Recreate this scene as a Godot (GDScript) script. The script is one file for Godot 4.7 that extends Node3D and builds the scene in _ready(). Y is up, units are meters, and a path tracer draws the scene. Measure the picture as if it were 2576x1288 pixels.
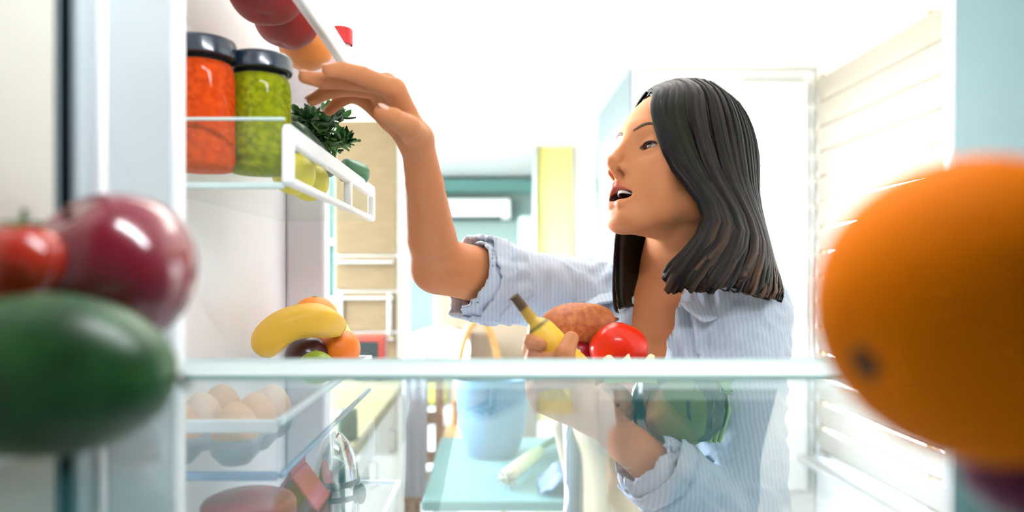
extends Node3D
# A view from inside an open refrigerator: food in front, a woman reaching for the door, a bright kitchen behind.
# The lens sits at (0, CY, 0) and looks along -z; P(x, y, d) is the place d metres in front of it that a point of the layout drawing has.
const CY := 1.37
const F := 1800.0
var mats := {}
var rng := RandomNumberGenerator.new()

func _ready():
	rng.seed = 4
	# ---- camera
	var cam := Camera3D.new()
	cam.name = "camera"
	cam.position = Vector3(0, CY, 0)
	cam.projection = Camera3D.PROJECTION_FRUSTUM
	cam.keep_aspect = Camera3D.KEEP_HEIGHT
	var at := CameraAttributesPhysical.new()
	at.frustum_focal_length = 24.0
	at.exposure_aperture = 2.7
	at.frustum_focus_distance = 0.93
	at.frustum_near = 0.05
	at.frustum_far = 60.0
	cam.attributes = at
	cam.near = 0.05
	cam.far = 60.0
	cam.size = 2.0 * 644.0 / F * cam.near
	cam.frustum_offset = Vector2(58.0, 41.0) / F * cam.near
	add_child(cam)
	cam.current = true
	# ---- sky and exposure
	var we := WorldEnvironment.new()
	we.name = "daylight"
	var e := Environment.new()
	var sky := Sky.new()
	var sm := ProceduralSkyMaterial.new()
	sm.sky_top_color = Color(0.72, 0.83, 0.97)
	sm.sky_horizon_color = Color(0.97, 0.97, 0.96)
	sm.ground_bottom_color = Color(0.66, 0.65, 0.62)
	sm.ground_horizon_color = Color(0.9, 0.9, 0.88)
	sm.sky_energy_multiplier = 7.0
	sm.ground_energy_multiplier = 4.5
	sky.sky_material = sm
	e.background_mode = Environment.BG_SKY
	e.sky = sky
	e.tonemap_mode = Environment.TONE_MAPPER_LINEAR
	e.tonemap_exposure = 1.25
	e.sdfgi_enabled = true
	e.ssao_enabled = true
	e.ssil_enabled = true
	we.environment = e
	add_child(we)
	# ---- large lights: two unseen ceiling panels added to brighten the kitchen (their fittings are built in build_room) and the lamp in the refrigerator's roof
	area("added_fill_light", Vector3(0.2, 2.455, -1.6), Vector2(1.2, 0.6), Vector3(0, -1, 0), 1.0, Color(1.0, 0.985, 0.96))
	area("added_fill_light", Vector3(-1.1, 2.455, -2.1), Vector2(0.8, 1.2), Vector3(0, -1, 0), 1.2, Color(1.0, 0.985, 0.96))
	area("fridge_lamp_light", Vector3(0.05, CY + 0.335, -0.30), Vector2(0.34, 0.05), Vector3(0, -1, -0.75), 0.36, Color(0.97, 0.98, 1.0))
	# ---- the place, then what stands in it
	build_room()
	build_fridge()
	build_door()
	build_door_food()
	build_shelf_food()
	build_kitchen()
	build_person()
	build_armful()

func area(called, p, size, towards, energy, col):
	var l := AreaLight3D.new()
	l.name = called
	l.area_size = size
	l.light_energy = energy
	l.light_color = col
	l.shadow_enabled = true
	l.area_range = 12.0
	add_child(l, true)
	var up := Vector3(0, 0, -1) if absf(towards.normalized().y) > 0.9 else Vector3.UP
	l.look_at_from_position(p, p + towards, up)

func P(x, y, d) -> Vector3:
	return Vector3((x - 1230.0) * d / F, CY + (685.0 - y) * d / F, -d)

# ---------------------------------------------------------------- objects
func obj(called, mb, m, parent = self):
	var o := MeshInstance3D.new()
	o.name = called
	o.mesh = mb.mesh(m) if mb is MB else mb
	if not (mb is MB): o.material_override = m
	parent.add_child(o, true)
	return o

func tag(o, label, category, group = ""):
	o.set_meta("label", label)
	o.set_meta("category", category)
	if group: o.set_meta("group", group)
	return o

func thing(called, label, category, at = Vector3.ZERO, group = ""):
	var o := Node3D.new()
	o.name = called
	add_child(o, true)
	o.position = at
	return tag(o, label, category, group)

func struct(called, mb, m, parent = self):
	var o = obj(called, mb, m, parent)
	o.set_meta("kind", "structure")
	return o

func C(hex) -> Color:
	return Color(hex)

func L(hex) -> Color:                     # a vertex colour: linear
	return Color(hex).srgb_to_linear()

func mat(key, hex, rough = 0.5, opt = {}):
	if mats.has(key): return mats[key]
	var m := StandardMaterial3D.new()
	m.resource_name = key
	m.albedo_color = Color(hex)
	m.roughness = rough
	for k in opt:
		if k == "alpha":
			m.transparency = BaseMaterial3D.TRANSPARENCY_ALPHA
			m.albedo_color.a = opt[k]
		elif k == "vc": m.vertex_color_use_as_albedo = true
		elif k == "noise": noise_look(m, opt[k])
		elif k == "bump":
			m.heightmap_enabled = true
			m.heightmap_texture = noise_tex(opt[k][0], 7, 256)
			m.heightmap_scale = opt[k][1]
			m.uv1_triplanar = true
			m.uv1_scale = Vector3.ONE * opt[k][2]
		elif k == "coat":
			m.clearcoat_enabled = true
			m.clearcoat = opt[k]
			m.clearcoat_roughness = 0.12
		elif k == "sss":
			m.subsurf_scatter_enabled = true
			m.subsurf_scatter_strength = opt[k]
		elif k == "rim":
			m.rim_enabled = true
			m.rim = opt[k]
			m.rim_tint = 0.5
		elif k == "back":
			m.backlight_enabled = true
			m.backlight = opt[k]
		elif k == "glow":
			m.emission_enabled = true
			m.emission = Color(hex)
			m.emission_energy_multiplier = opt[k]
		else: m.set(k, opt[k])
	mats[key] = m
	return m

func noise_tex(freq, sd, size, ramp = null):
	var n := FastNoiseLite.new()
	n.seed = sd
	n.frequency = freq
	n.fractal_octaves = 4
	var t := NoiseTexture2D.new()
	t.width = size
	t.height = size
	t.seamless = true
	t.noise = n
	if ramp:
		var g := Gradient.new()
		g.offsets = PackedFloat32Array([0.25, 0.75])
		g.colors = PackedColorArray([Color(ramp[0]), Color(ramp[1])])
		t.color_ramp = g
	return t

func noise_look(m, a):                    # [frequency, dark, light, world scale (Vector3)]
	m.albedo_color = Color(1, 1, 1, m.albedo_color.a)
	m.albedo_texture = noise_tex(a[0], 3, 256, [a[1], a[2]])
	m.uv1_triplanar = true
	m.uv1_scale = a[3]

# ---------------------------------------------------------------- mesh builder: triangles are given counter-clockwise and turned when committed
class MB:
	var v := PackedVector3Array()
	var n := PackedVector3Array()
	var c := PackedColorArray()
	var ix := PackedInt32Array()
	var col := Color(1, 1, 1)
	func vert(p: Vector3, nn := Vector3.ZERO) -> int:
		v.append(p); n.append(nn); c.append(col)
		return v.size() - 1
	func quad(a: int, b: int, d: int, e: int):
		ix.append_array(PackedInt32Array([a, b, d, a, d, e]))
	func rbox(ctr: Vector3, size: Vector3, r := 0.004, seg := 1, b := Basis.IDENTITY):
		var h := size * 0.5
		r = minf(r, minf(h.x, minf(h.y, h.z)) * 0.999)
		var lines := []
		for a in 3:
			var l := []
			for s in seg + 1: l.append(-h[a] + r * s / float(seg))
			for s in seg + 1: l.append(h[a] - r + r * s / float(seg))
			lines.append(l)
		for a in 3:
			var u := (a + 1) % 3
			var w := (a + 2) % 3
			for sg in [-1.0, 1.0]:
				var st := v.size()
				var nu: int = lines[u].size()
				var nw: int = lines[w].size()
				for i in nu:
					for j in nw:
						var p := Vector3.ZERO
						p[a] = sg * h[a]; p[u] = lines[u][i]; p[w] = lines[w][j]
						var core := p.clamp(-(h - Vector3.ONE * r), h - Vector3.ONE * r)
						var d := (p - core).normalized()
						vert(ctr + b * (core + d * r), b * d)
				for i in nu - 1:
					for j in nw - 1:
						var q := st + i * nw + j
						if sg > 0: quad(q, q + nw, q + nw + 1, q + 1)
						else: quad(q, q + 1, q + nw + 1, q + nw)
	func grid(pts: Array, wrap_u := false, wrap_v := false):      # rows of points; counter-clockwise when v runs right and u runs down
		var st := v.size()
		var nu := pts.size()
		var nv: int = pts[0].size()
		for row in pts:
			for p in row: vert(p)
		for i in (nu if wrap_u else nu - 1):
			for j in (nv if wrap_v else nv - 1):
				var i2 := (i + 1) % nu
				var j2 := (j + 1) % nv
				quad(st + i * nv + j, st + i2 * nv + j, st + i2 * nv + j2, st + i * nv + j2)
		return st
	func lathe(prof: Array, seg := 24, xf := Transform3D.IDENTITY, fn = null):   # profile of (radius, height) from bottom to top
		var rows := []
		for k in range(prof.size() - 1, -1, -1):
			var row := []
			for j in seg:
				var t := TAU * j / seg
				var p := Vector3(prof[k].x * cos(t), prof[k].y, -prof[k].x * sin(t))
				if fn: p = fn.call(p, t)
				row.append(xf * p)
			rows.append(row)
		return grid(rows, false, true)
	func ball(ctr: Vector3, rad: Vector3, seg := 24, b := Basis.IDENTITY, fn = null):
		var prof := []
		var rows := seg / 2
		for k in rows + 1:
			var t := -PI / 2 + PI * k / rows
			prof.append(Vector2(maxf(cos(t), 0.0005), sin(t)))
		lathe(prof, seg, Transform3D(b * Basis.from_scale(rad), ctr), fn)
	func tube(pts: Array, rad: Array, seg := 8, flat := 1.0, side := Vector3.ZERO, cols = null, ridge := 0.0):   # a closed tube; flat < 1 squeezes it across «side»
		var rows := []
		var m := pts.size()
		var prev := Vector3.ZERO
		var st := v.size()
		for i in m:
			var t: Vector3 = (pts[mini(i + 1, m - 1)] - pts[maxi(i - 1, 0)]).normalized()
			var x := side
			if side == Vector3.ZERO:
				x = prev if i > 0 else (Vector3.UP if absf(t.y) < 0.9 else Vector3.RIGHT)
			x = (x - t * x.dot(t)).normalized()
			if x.length() < 0.5: x = t.cross(Vector3(0.3, 0.5, 0.8)).normalized()
			prev = x
			var y := t.cross(x)
			var row := []
			for j in seg:
				var a := TAU * j / seg
				row.append(pts[i] + (x * cos(a) * flat + y * sin(a)) * rad[i] * (1.0 + ridge * cos(5.0 * a)))
			rows.append(row)
		var one := []
		for j in seg: one.append(pts[0])
		rows.push_front(one)
		var two := []
		for j in seg: two.append(pts[m - 1])
		rows.append(two)
		rows.reverse()
		grid(rows, false, true)
		if cols:
			for i in rows.size():
				for j in seg: c[st + i * seg + j] = cols[clampi(m - i, 0, m - 1)]
	func sheet(pts: Array, th: float):                             # a grid of points given a thickness
		var nu := pts.size()
		var nv: int = pts[0].size()
		var off := []
		for i in nu:
			var row := []
			for j in nv:
				var a: Vector3 = pts[mini(i + 1, nu - 1)][j] - pts[maxi(i - 1, 0)][j]
				var b: Vector3 = pts[i][mini(j + 1, nv - 1)] - pts[i][maxi(j - 1, 0)]
				row.append(a.cross(b).normalized() * th * 0.5)
			off.append(row)
		var loop := []
		for i in nu:
			var row := []
			for j in nv: row.append(pts[i][j] + off[i][j])
			for j in range(nv - 1, -1, -1): row.append(pts[i][j] - off[i][j])
			loop.append(row)
		var st = grid(loop, false, true)
		for e in [0, nu - 1]:
			for j in nv - 1:
				var a = st + e * nv * 2 + j
				var b = st + e * nv * 2 + 2 * nv - 1 - j
				if e == 0: quad(a, a + 1, b - 1, b)
				else: quad(a, b, b - 1, a + 1)
	func slab(poly: PackedVector2Array, z0: float, z1: float, xf := Transform3D.IDENTITY):   # a flat outline (counter-clockwise, in x and y) made thick
		var t := Geometry2D.triangulate_polygon(poly)
		for s in 2:
			var st := v.size()
			for p in poly: vert(xf * Vector3(p.x, p.y, z1 if s else z0), xf.basis * Vector3(0, 0, 1 if s else -1))
			for k in range(0, t.size(), 3):
				var a := poly[t[k]]; var b := poly[t[k + 1]]; var d := poly[t[k + 2]]
				var ccw := (b - a).cross(d - a) > 0
				if ccw == (s == 1): ix.append_array(PackedInt32Array([st + t[k], st + t[k + 1], st + t[k + 2]]))
				else: ix.append_array(PackedInt32Array([st + t[k], st + t[k + 2], st + t[k + 1]]))
		for k in poly.size():
			var a := poly[k]
			var b := poly[(k + 1) % poly.size()]
			var st := v.size()
			for q in [Vector3(a.x, a.y, z0), Vector3(b.x, b.y, z0), Vector3(b.x, b.y, z1), Vector3(a.x, a.y, z1)]: vert(xf * q)
			quad(st, st + 1, st + 2, st + 3)
	func mesh(m: Material) -> ArrayMesh:
		var acc := PackedVector3Array()
		acc.resize(v.size())
		for k in range(0, ix.size(), 3):
			var a := ix[k]; var b := ix[k + 1]; var d := ix[k + 2]
			var f := (v[b] - v[a]).cross(v[d] - v[a])
			acc[a] += f; acc[b] += f; acc[d] += f
		var tri := PackedInt32Array()
		tri.resize(ix.size())
		for k in range(0, ix.size(), 3):
			tri[k] = ix[k]; tri[k + 1] = ix[k + 2]; tri[k + 2] = ix[k + 1]
		for k in v.size():
			if n[k] == Vector3.ZERO: n[k] = acc[k].normalized() if acc[k].length_squared() > 1e-30 else Vector3.UP
		var arr := []
		arr.resize(Mesh.ARRAY_MAX)
		arr[Mesh.ARRAY_VERTEX] = v
		arr[Mesh.ARRAY_NORMAL] = n
		arr[Mesh.ARRAY_COLOR] = c
		arr[Mesh.ARRAY_INDEX] = tri
		var am := ArrayMesh.new()
		am.add_surface_from_arrays(Mesh.PRIMITIVE_TRIANGLES, arr)
		if m: am.surface_set_material(0, m)
		return am
	# surface nets of a distance function over a box, blocks far from the surface skipped
	func nets(f: Callable, lo: Vector3, hi: Vector3, h: float, colour = null, slack := 1.35):
		var nx := int(ceil((hi.x - lo.x) / h)) + 1
		var ny := int(ceil((hi.y - lo.y) / h)) + 1
		var nz := int(ceil((hi.z - lo.z) / h)) + 1
		var B := 6
		var val := PackedFloat32Array()
		val.resize(nx * ny * nz)
		val.fill(1e9)
		var cell := PackedInt32Array()
		cell.resize(nx * ny * nz)
		cell.fill(-1)
		var sx := ny * nz
		var sy := nz
		var made := PackedInt32Array()
		var half := B * h * 0.5 * sqrt(3.0) * slack
		var corner := [0, sx, sy, sx + sy, 1, sx + 1, sy + 1, sx + sy + 1]
		var cpos := [Vector3(0, 0, 0), Vector3(1, 0, 0), Vector3(0, 1, 0), Vector3(1, 1, 0), Vector3(0, 0, 1), Vector3(1, 0, 1), Vector3(0, 1, 1), Vector3(1, 1, 1)]
		var edges := [[0, 1], [2, 3], [4, 5], [6, 7], [0, 2], [1, 3], [4, 6], [5, 7], [0, 4], [1, 5], [2, 6], [3, 7]]
		for bi in range(0, nx - 1, B):
			for bj in range(0, ny - 1, B):
				for bk in range(0, nz - 1, B):
					var ctr := lo + Vector3(bi + B * 0.5, bj + B * 0.5, bk + B * 0.5) * h
					if absf(f.call(ctr)) > half: continue
					var ei := mini(bi + B, nx - 1)
					var ej := mini(bj + B, ny - 1)
					var ek := mini(bk + B, nz - 1)
					for i in range(bi, ei + 1):
						for j in range(bj, ej + 1):
							var q := i * sx + j * sy
							for k in range(bk, ek + 1):
								if val[q + k] > 1e8: val[q + k] = f.call(lo + Vector3(i, j, k) * h)
					for i in range(bi, ei):
						for j in range(bj, ej):
							for k in range(bk, ek):
								var q := i * sx + j * sy + k
								var neg := 0
								for s in 8:
									if val[q + corner[s]] < 0.0: neg += 1
								if neg == 0 or neg == 8: continue
								var sum := Vector3.ZERO
								var cnt := 0
								for ed in edges:
									var a := val[q + corner[ed[0]]]
									var b := val[q + corner[ed[1]]]
									if (a < 0.0) != (b < 0.0):
										sum += cpos[ed[0]].lerp(cpos[ed[1]], a / (a - b))
										cnt += 1
								var p := lo + (Vector3(i, j, k) + sum / cnt) * h
								if colour: col = colour.call(p)
								cell[q] = vert(p)
								made.append(q)
		for q in made:
			var i := q / sx
			var j := (q / sy) % ny
			var k := q % nz
			var in0 := val[q] < 0.0
			if j > 0 and k > 0 and in0 != (val[q + sx] < 0.0): face(cell[q - sy - 1], cell[q - 1], cell[q], cell[q - sy], in0)
			if i > 0 and k > 0 and in0 != (val[q + sy] < 0.0): face(cell[q - sx - 1], cell[q - sx], cell[q], cell[q - 1], in0)
			if i > 0 and j > 0 and in0 != (val[q + 1] < 0.0): face(cell[q - sx - sy], cell[q - sy], cell[q], cell[q - sx], in0)
	func face(a: int, b: int, d: int, e: int, outwards: bool):
		if a < 0 or b < 0 or d < 0 or e < 0: return
		if outwards: quad(a, b, d, e)
		else: quad(a, e, d, b)

static func smin(a: float, b: float, k: float) -> float:
	var h := maxf(k - absf(a - b), 0.0) / k
	return minf(a, b) - h * h * k * 0.25

static func smax(a: float, b: float, k: float) -> float:
	var h := maxf(k - absf(a - b), 0.0) / k
	return maxf(a, b) + h * h * k * 0.25

static func capsule(p: Vector3, a: Vector3, b: Vector3, ra: float, rb: float) -> float:
	var d := b - a
	var t := clampf((p - a).dot(d) / d.length_squared(), 0.0, 1.0)
	return (p - a - d * t).length() - lerpf(ra, rb, t)

static func ellipsoid(p: Vector3, r: Vector3) -> float:
	var a := p / r
	var k0 := a.length()
	if k0 < 1e-4: return -minf(r.x, minf(r.y, r.z))
	var k1 := (a / r).length()
	return k0 * (k0 - 1.0) / k1

func spline(keys: Array, count: int) -> Array:
	var out := []
	var m := keys.size()
	for i in count:
		var t := float(i) / (count - 1) * (m - 1)
		var k := mini(int(t), m - 2)
		var a = keys[maxi(k - 1, 0)]
		var d = keys[mini(k + 2, m - 1)]
		out.append(keys[k].cubic_interpolate(keys[k + 1], a, d, t - k) if not (keys[k] is float) else cubic_interpolate(keys[k], keys[k + 1], a, d, t - k))
	return out

func along(y: Vector3, hint := Vector3(0.3, 0.2, 1)) -> Basis:    # a frame whose y axis runs along y
	var yy := y.normalized()
	var x := yy.cross(hint).normalized()
	return Basis(x, yy, x.cross(yy))

# ---------------------------------------------------------------- the room
func build_room():
	var white = mat("white_paint", "f4f3ef", 0.75)
	var pale = mat("wall_shade_grey_blue", "8a989e", 0.75)
	var b := MB.new()
	b.rbox(Vector3(-0.2, -0.05, -4.3), Vector3(4.5, 0.1, 9.2), 0.004)
	struct("floor", b, mat("pale_floor", "ece8e0", 0.35))
	b = MB.new()
	b.rbox(Vector3(-0.2, 2.57, -4.3), Vector3(4.5, 0.1, 9.2), 0.004)
	struct("ceiling", b, white)
	b = MB.new()
	b.rbox(Vector3(-0.2, 1.26, 0.2), Vector3(4.5, 2.52, 0.1), 0.004)
	struct("wall_back", b, white)
	b = MB.new()
	b.rbox(Vector3(-0.2, 1.26, -8.75), Vector3(4.5, 2.52, 0.1), 0.004)
	struct("wall_far", b, mat("sage_paint", "8fa39b", 0.8))
	# left wall with a wide unseen window, added to let in daylight
	b = MB.new()
	b.rbox(Vector3(-2.3, 0.4, -4.3), Vector3(0.1, 0.8, 9.2), 0.004)
	b.rbox(Vector3(-2.3, 2.46, -4.3), Vector3(0.1, 0.12, 9.2), 0.004)
	b.rbox(Vector3(-2.3, 1.6, -0.75), Vector3(0.1, 1.62, 2.1), 0.004)
	b.rbox(Vector3(-2.3, 1.6, -7.6), Vector3(0.1, 1.62, 2.6), 0.004)
	struct("wall_left", b, mat("aqua_paint", "9fc0bb", 0.8))
	window("window_1", -2.3, 0.8, 2.4, -1.8, -6.3)
	# right wall: window behind wide horizontal slats
	b = MB.new()
	b.rbox(Vector3(1.9, 0.17, -4.3), Vector3(0.1, 0.34, 9.2), 0.004)
	b.rbox(Vector3(1.9, 2.49, -4.3), Vector3(0.1, 0.06, 9.2), 0.004)
	b.rbox(Vector3(1.9, 1.4, -0.35), Vector3(0.1, 2.12, 1.3), 0.004)
	b.rbox(Vector3(1.9, 1.4, -6.45), Vector3(0.1, 2.12, 4.9), 0.004)
	struct("wall_right", b, white)
	window("window_2", 1.91, 0.34, 2.46, -1.0, -4.0)
	b = MB.new()
	b.rbox(Vector3(1.80, 0.33, -2.5), Vector3(0.14, 0.03, 3.04), 0.006)
	struct("trim_1", b, mat("sill_grey", "b9b6ae", 0.5))
	# block of wall that stands into the room at the far end, with a tall white door on its near face
	b = MB.new()
	b.rbox(Vector3(1.325, 1.26, -4.65), Vector3(1.05, 2.52, 1.18), 0.004)
	var we = struct("wall_end", b, pale)  # grey-blue carries the shade of the left face in its colour
	b = MB.new()
	b.rbox(Vector3(1.33, 1.26, -4.055), Vector3(1.03, 2.51, 0.02), 0.003)
	obj("lit_facing", b, white, we)  # white slab stands for the brightly lit near face
	b = MB.new()
	b.rbox(Vector3(1.61, 1.29, -4.035), Vector3(0.36, 2.3, 0.03), 0.006)
	var d = struct("door_1", b, mat("white_lacquer", "f6f6f4", 0.4))
	b = MB.new()
	b.rbox(Vector3(1.60, 2.46, -4.03), Vector3(0.34, 0.012, 0.02), 0.002)
	b.rbox(Vector3(1.815, 1.29, -4.035), Vector3(0.008, 2.3, 0.02), 0.002)
	obj("door_frame", b, mat("gap_grey", "d6d8d8", 0.5), d)
	b = MB.new()
	b.rbox(Vector3(1.47, 1.15, -4.012), Vector3(0.016, 0.14, 0.02), 0.004)
	obj("door_handle", b, mat("steel", "c9cccd", 0.25, {"metallic": 0.9}), d)
	# a pillar painted yellow and the wall beyond it
	b = MB.new()
	b.rbox(Vector3(0.60, 1.26, -6.7), Vector3(0.33, 2.52, 0.25), 0.006)
	struct("wall_pillar", b, mat("yellow_paint", "ded07e", 0.7))
	b = MB.new()
	b.rbox(Vector3(0.875, 1.26, -6.72), Vector3(0.23, 2.52, 0.2), 0.006)
	struct("wall_middle", b, white)
	b = MB.new()
	b.rbox(Vector3(0.427, 1.26, -6.68), Vector3(0.022, 2.52, 0.3), 0.004)
	struct("trim_2", b, mat("edge_grey", "b7c2c4", 0.6))
	# dark band under the ceiling of the far wall
	b = MB.new()
	b.rbox(Vector3(-0.2, 2.40, -8.6), Vector3(4.3, 0.16, 0.2), 0.006)
	struct("trim_3", b, mat("cornice_teal", "5f8a84", 0.7))
	for k in [[-2.2, -4.3, 9.0, "baseboard_left"]]:
		b = MB.new()
		b.rbox(Vector3(-2.24, 0.05, k[1]), Vector3(0.02, 0.1, k[2]), 0.004)
		struct(k[3], b, white)
	# ceiling panels, out of view, added to brighten the room
	for k in [[Vector3(0.2, 2.49, -1.6), Vector2(1.2, 0.6), "flat white ceiling panel added as fill light above the woman"], [Vector3(-1.1, 2.49, -2.1), Vector2(0.8, 1.2), "flat white ceiling panel added as fill light over the worktop"]]:
		var t = thing("added_ceiling_light", k[2], "added ceiling light", k[0])
		b = MB.new()
		b.rbox(Vector3(0, 0.012, 0), Vector3(k[1].x + 0.06, 0.04, k[1].y + 0.06), 0.006)
		obj("frame", b, white, t)
		b = MB.new()
		b.rbox(Vector3(0, -0.014, 0), Vector3(k[1].x, 0.016, k[1].y), 0.004)
		obj("diffuser", b, mat("fill_panel_white", "fffaf2", 0.5, {"glow": 1.2}), t)

func window(called, x, y0, y1, z0, z1):
	var zc: float = (z0 + z1) / 2
	var b := MB.new()
	for y in [y0 + 0.03, y1 - 0.03]: b.rbox(Vector3(x, y, zc), Vector3(0.07, 0.06, absf(z1 - z0)), 0.005)
	for k in 4: b.rbox(Vector3(x, (y0 + y1) / 2, lerpf(z0 - 0.03, z1 + 0.03, k / 3.0)), Vector3(0.07, y1 - y0, 0.06), 0.005)
	var w = struct(called, b, mat("window_white", "f3f2ee", 0.5))
	for k in 3:
		b = MB.new()
		b.rbox(Vector3(x, (y0 + y1) / 2, lerpf(z0, z1, (k + 0.5) / 3.0)), Vector3(0.006, y1 - y0 - 0.1, absf(z1 - z0) / 3 - 0.05), 0.001)
		obj("pane", b, mat("pane", "f6fbfb", 0.02, {"alpha": 0.04}), w)

# ---------------------------------------------------------------- the refrigerator round the lens
func build_fridge():
	var liner = mat("liner_white", "e4e8ea", 0.38)
	var shell = mat("shell_white", "eef0f1", 0.3)
	var t = thing("refrigerator", "white refrigerator seen from inside, its interior walls framing the whole view", "refrigerator")
	var b := MB.new()
	# carcass: top, bottom, back and the two outer sides
	b.rbox(Vector3(0.055, CY + 0.40, -0.22), Vector3(0.68, 0.06, 0.64), 0.01)
	b.rbox(Vector3(0.055, 0.42, -0.22), Vector3(0.68, 0.80, 0.64), 0.01)
	b.rbox(Vector3(0.055, CY - 0.05, 0.085), Vector3(0.68, 0.90, 0.03), 0.004)
	b.rbox(Vector3(-0.272, CY - 0.07, -0.22), Vector3(0.03, 0.90, 0.64), 0.006)
	b.rbox(Vector3(0.382, CY - 0.07, -0.22), Vector3(0.03, 0.90, 0.64), 0.006)
	obj("cabinet", b, shell, t)
	b = MB.new()
	b.rbox(Vector3(0.055, CY - 0.07, 0.064), Vector3(0.60, 0.86, 0.012), 0.003)
	obj("back_panel", b, mat("added_dark_grey", "85898c", 0.5), t)  # dark panel added out of view to deepen shade on the fruit
	b = MB.new()
	b.rbox(Vector3(0.055, CY + 0.366, -0.10), Vector3(0.60, 0.008, 0.33), 0.003)
	obj("added_roof_panel", b, mat("added_dark_grey", "85898c", 0.5), t)  # unseen, added in the same dark grey for contrast
	b = MB.new()
	b.rbox(Vector3(-0.241, CY - 0.07, -0.155), Vector3(0.032, 0.88, 0.437), 0.004)
	obj("side_liner", b, mat("liner_cream", "c6c3b9", 0.45), t)
	b = MB.new()
	b.rbox(Vector3(-0.2405, CY - 0.07, -0.466), Vector3(0.031, 0.88, 0.085), 0.004)
	obj("side_liner", b, mat("liner_grey", "adb8bc", 0.4), t)
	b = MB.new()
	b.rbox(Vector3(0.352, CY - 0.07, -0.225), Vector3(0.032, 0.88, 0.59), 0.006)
	obj("side_liner", b, mat("liner_shade_teal", "2f5c5a", 0.55), t)  # shade of the right wall put into the colour as dark teal
	b = MB.new()      # dark channel in the left wall with its bright edge strips
	b.rbox(Vector3(-0.246, CY - 0.07, -0.3785), Vector3(0.03, 0.88, 0.010), 0.002)
	obj("seal", b, mat("seal_dark", "0a1418", 0.7, {"metallic_specular": 0.1}), t)
	b = MB.new()
	b.rbox(Vector3(-0.246, CY - 0.07, -0.3925), Vector3(0.03, 0.88, 0.008), 0.002)
	obj("seal", b, mat("seal_dark", "0a1418", 0.7, {"metallic_specular": 0.1}), t)
	b = MB.new()
	b.rbox(Vector3(-0.247, CY - 0.07, -0.3855), Vector3(0.03, 0.88, 0.006), 0.002)
	obj("channel", b, mat("channel_grey", "5c7078", 0.5), t)
	b = MB.new()
	b.rbox(Vector3(-0.243, CY - 0.07, -0.4045), Vector3(0.03, 0.88, 0.016), 0.002)
	obj("channel", b, mat("channel_pale", "a9b6bb", 0.5), t)
	b = MB.new()
	b.rbox(Vector3(-0.2385, CY - 0.07, -0.4175), Vector3(0.029, 0.88, 0.009), 0.002)
	obj("edge_strip", b, mat("strip_white", "f4f5f5", 0.35), t)
	for k in [[-0.245, -0.519, 0.018], [0.36, -0.527, 0.014]]:
		b = MB.new()
		b.rbox(Vector3(k[0], CY - 0.07, k[1]), Vector3(0.046, 0.90, k[2]), 0.005, 2)
		obj("front_frame", b, mat("strip_white", "f4f5f5", 0.35), t)
	b = MB.new()
	b.rbox(Vector3(0.05, CY + 0.355, -0.30), Vector3(0.40, 0.03, 0.09), 0.006)
	var lamp = obj("lamp_housing", b, liner, t)
	b = MB.new()
	b.rbox(Vector3(0.05, CY + 0.343, -0.30), Vector3(0.34, 0.014, 0.05), 0.004)
	obj("lamp_lens", b, mat("fridge_lamp", "f8fbff", 0.4, {"glow": 3.0}), lamp)
	# the open door is a part of it; at a right angle, its inner face towards +x
	b = MB.new()
	b.rbox(Vector3(DX - 0.035, CY - 0.07, -0.86), Vector3(0.055, 0.95, 0.62), 0.01, 2)
	var door = obj("door", b, shell, t)
	b = MB.new()
	b.rbox(Vector3(DX - 0.006, CY - 0.07, -0.86), Vector3(0.014, 0.92, 0.58), 0.004)
	obj("inner_liner", b, mat("door_liner", "f3f3f6", 0.35), door)
	b = MB.new()
	b.rbox(Vector3(DX + 0.031, CY - 0.07, -1.125), Vector3(0.062, 0.90, 0.042), 0.008, 3)
	obj("raised_edge", b, mat("liner_lilac", "e6e4ea", 0.35), door)
	b = MB.new()
	b.rbox(Vector3(DX + 0.015, CY - 0.07, -0.588), Vector3(0.03, 0.90, 0.024), 0.008, 3)
	obj("raised_edge", b, mat("liner_lilac", "e6e4ea", 0.35), door)
	b = MB.new()
	b.rbox(Vector3(DX - 0.004, CY - 0.07, -1.156), Vector3(0.016, 0.92, 0.016), 0.006, 2)
	obj("gasket", b, mat("gasket_grey", "d5d8da", 0.6), door)
	# the glass shelf
	var s = thing("glass_shelf", "clear glass refrigerator shelf with thick white front trim, under the fruit", "shelf", Vector3(0.055, CY - 0.071, -0.24))
	b = MB.new()
	b.rbox(Vector3(0, -0.0045, -0.019), Vector3(0.548, 0.004, 0.516), 0.0012)
	obj("glass_plate", b, mat("shelf_glass", "3f7f86", 0.03, {"alpha": 0.15, "metallic_specular": 0.33}), s)
	b = MB.new()
	b.rbox(Vector3(0, 0.0025, -0.279), Vector3(0.550, 0.0115, 0.014), 0.004, 3)
	obj("front_trim", b, mat("trim_white", "f8fafa", 0.3, {"back": Color(1.6, 1.64, 1.64)}), s)
	b = MB.new()
	b.rbox(Vector3(0, -0.0046, -0.2775), Vector3(0.548, 0.0042, 0.004), 0.001)
	obj("glass_edge", b, mat("edge_teal", "6fb3a8", 0.2), s)
	for k in [-0.272, 0.272]:
		b = MB.new()
		b.rbox(Vector3(k, -0.010, -0.02), Vector3(0.008, 0.008, 0.5), 0.002)
		obj("side_rail", b, mat("trim_white", "f8fafa", 0.3), s)

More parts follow.
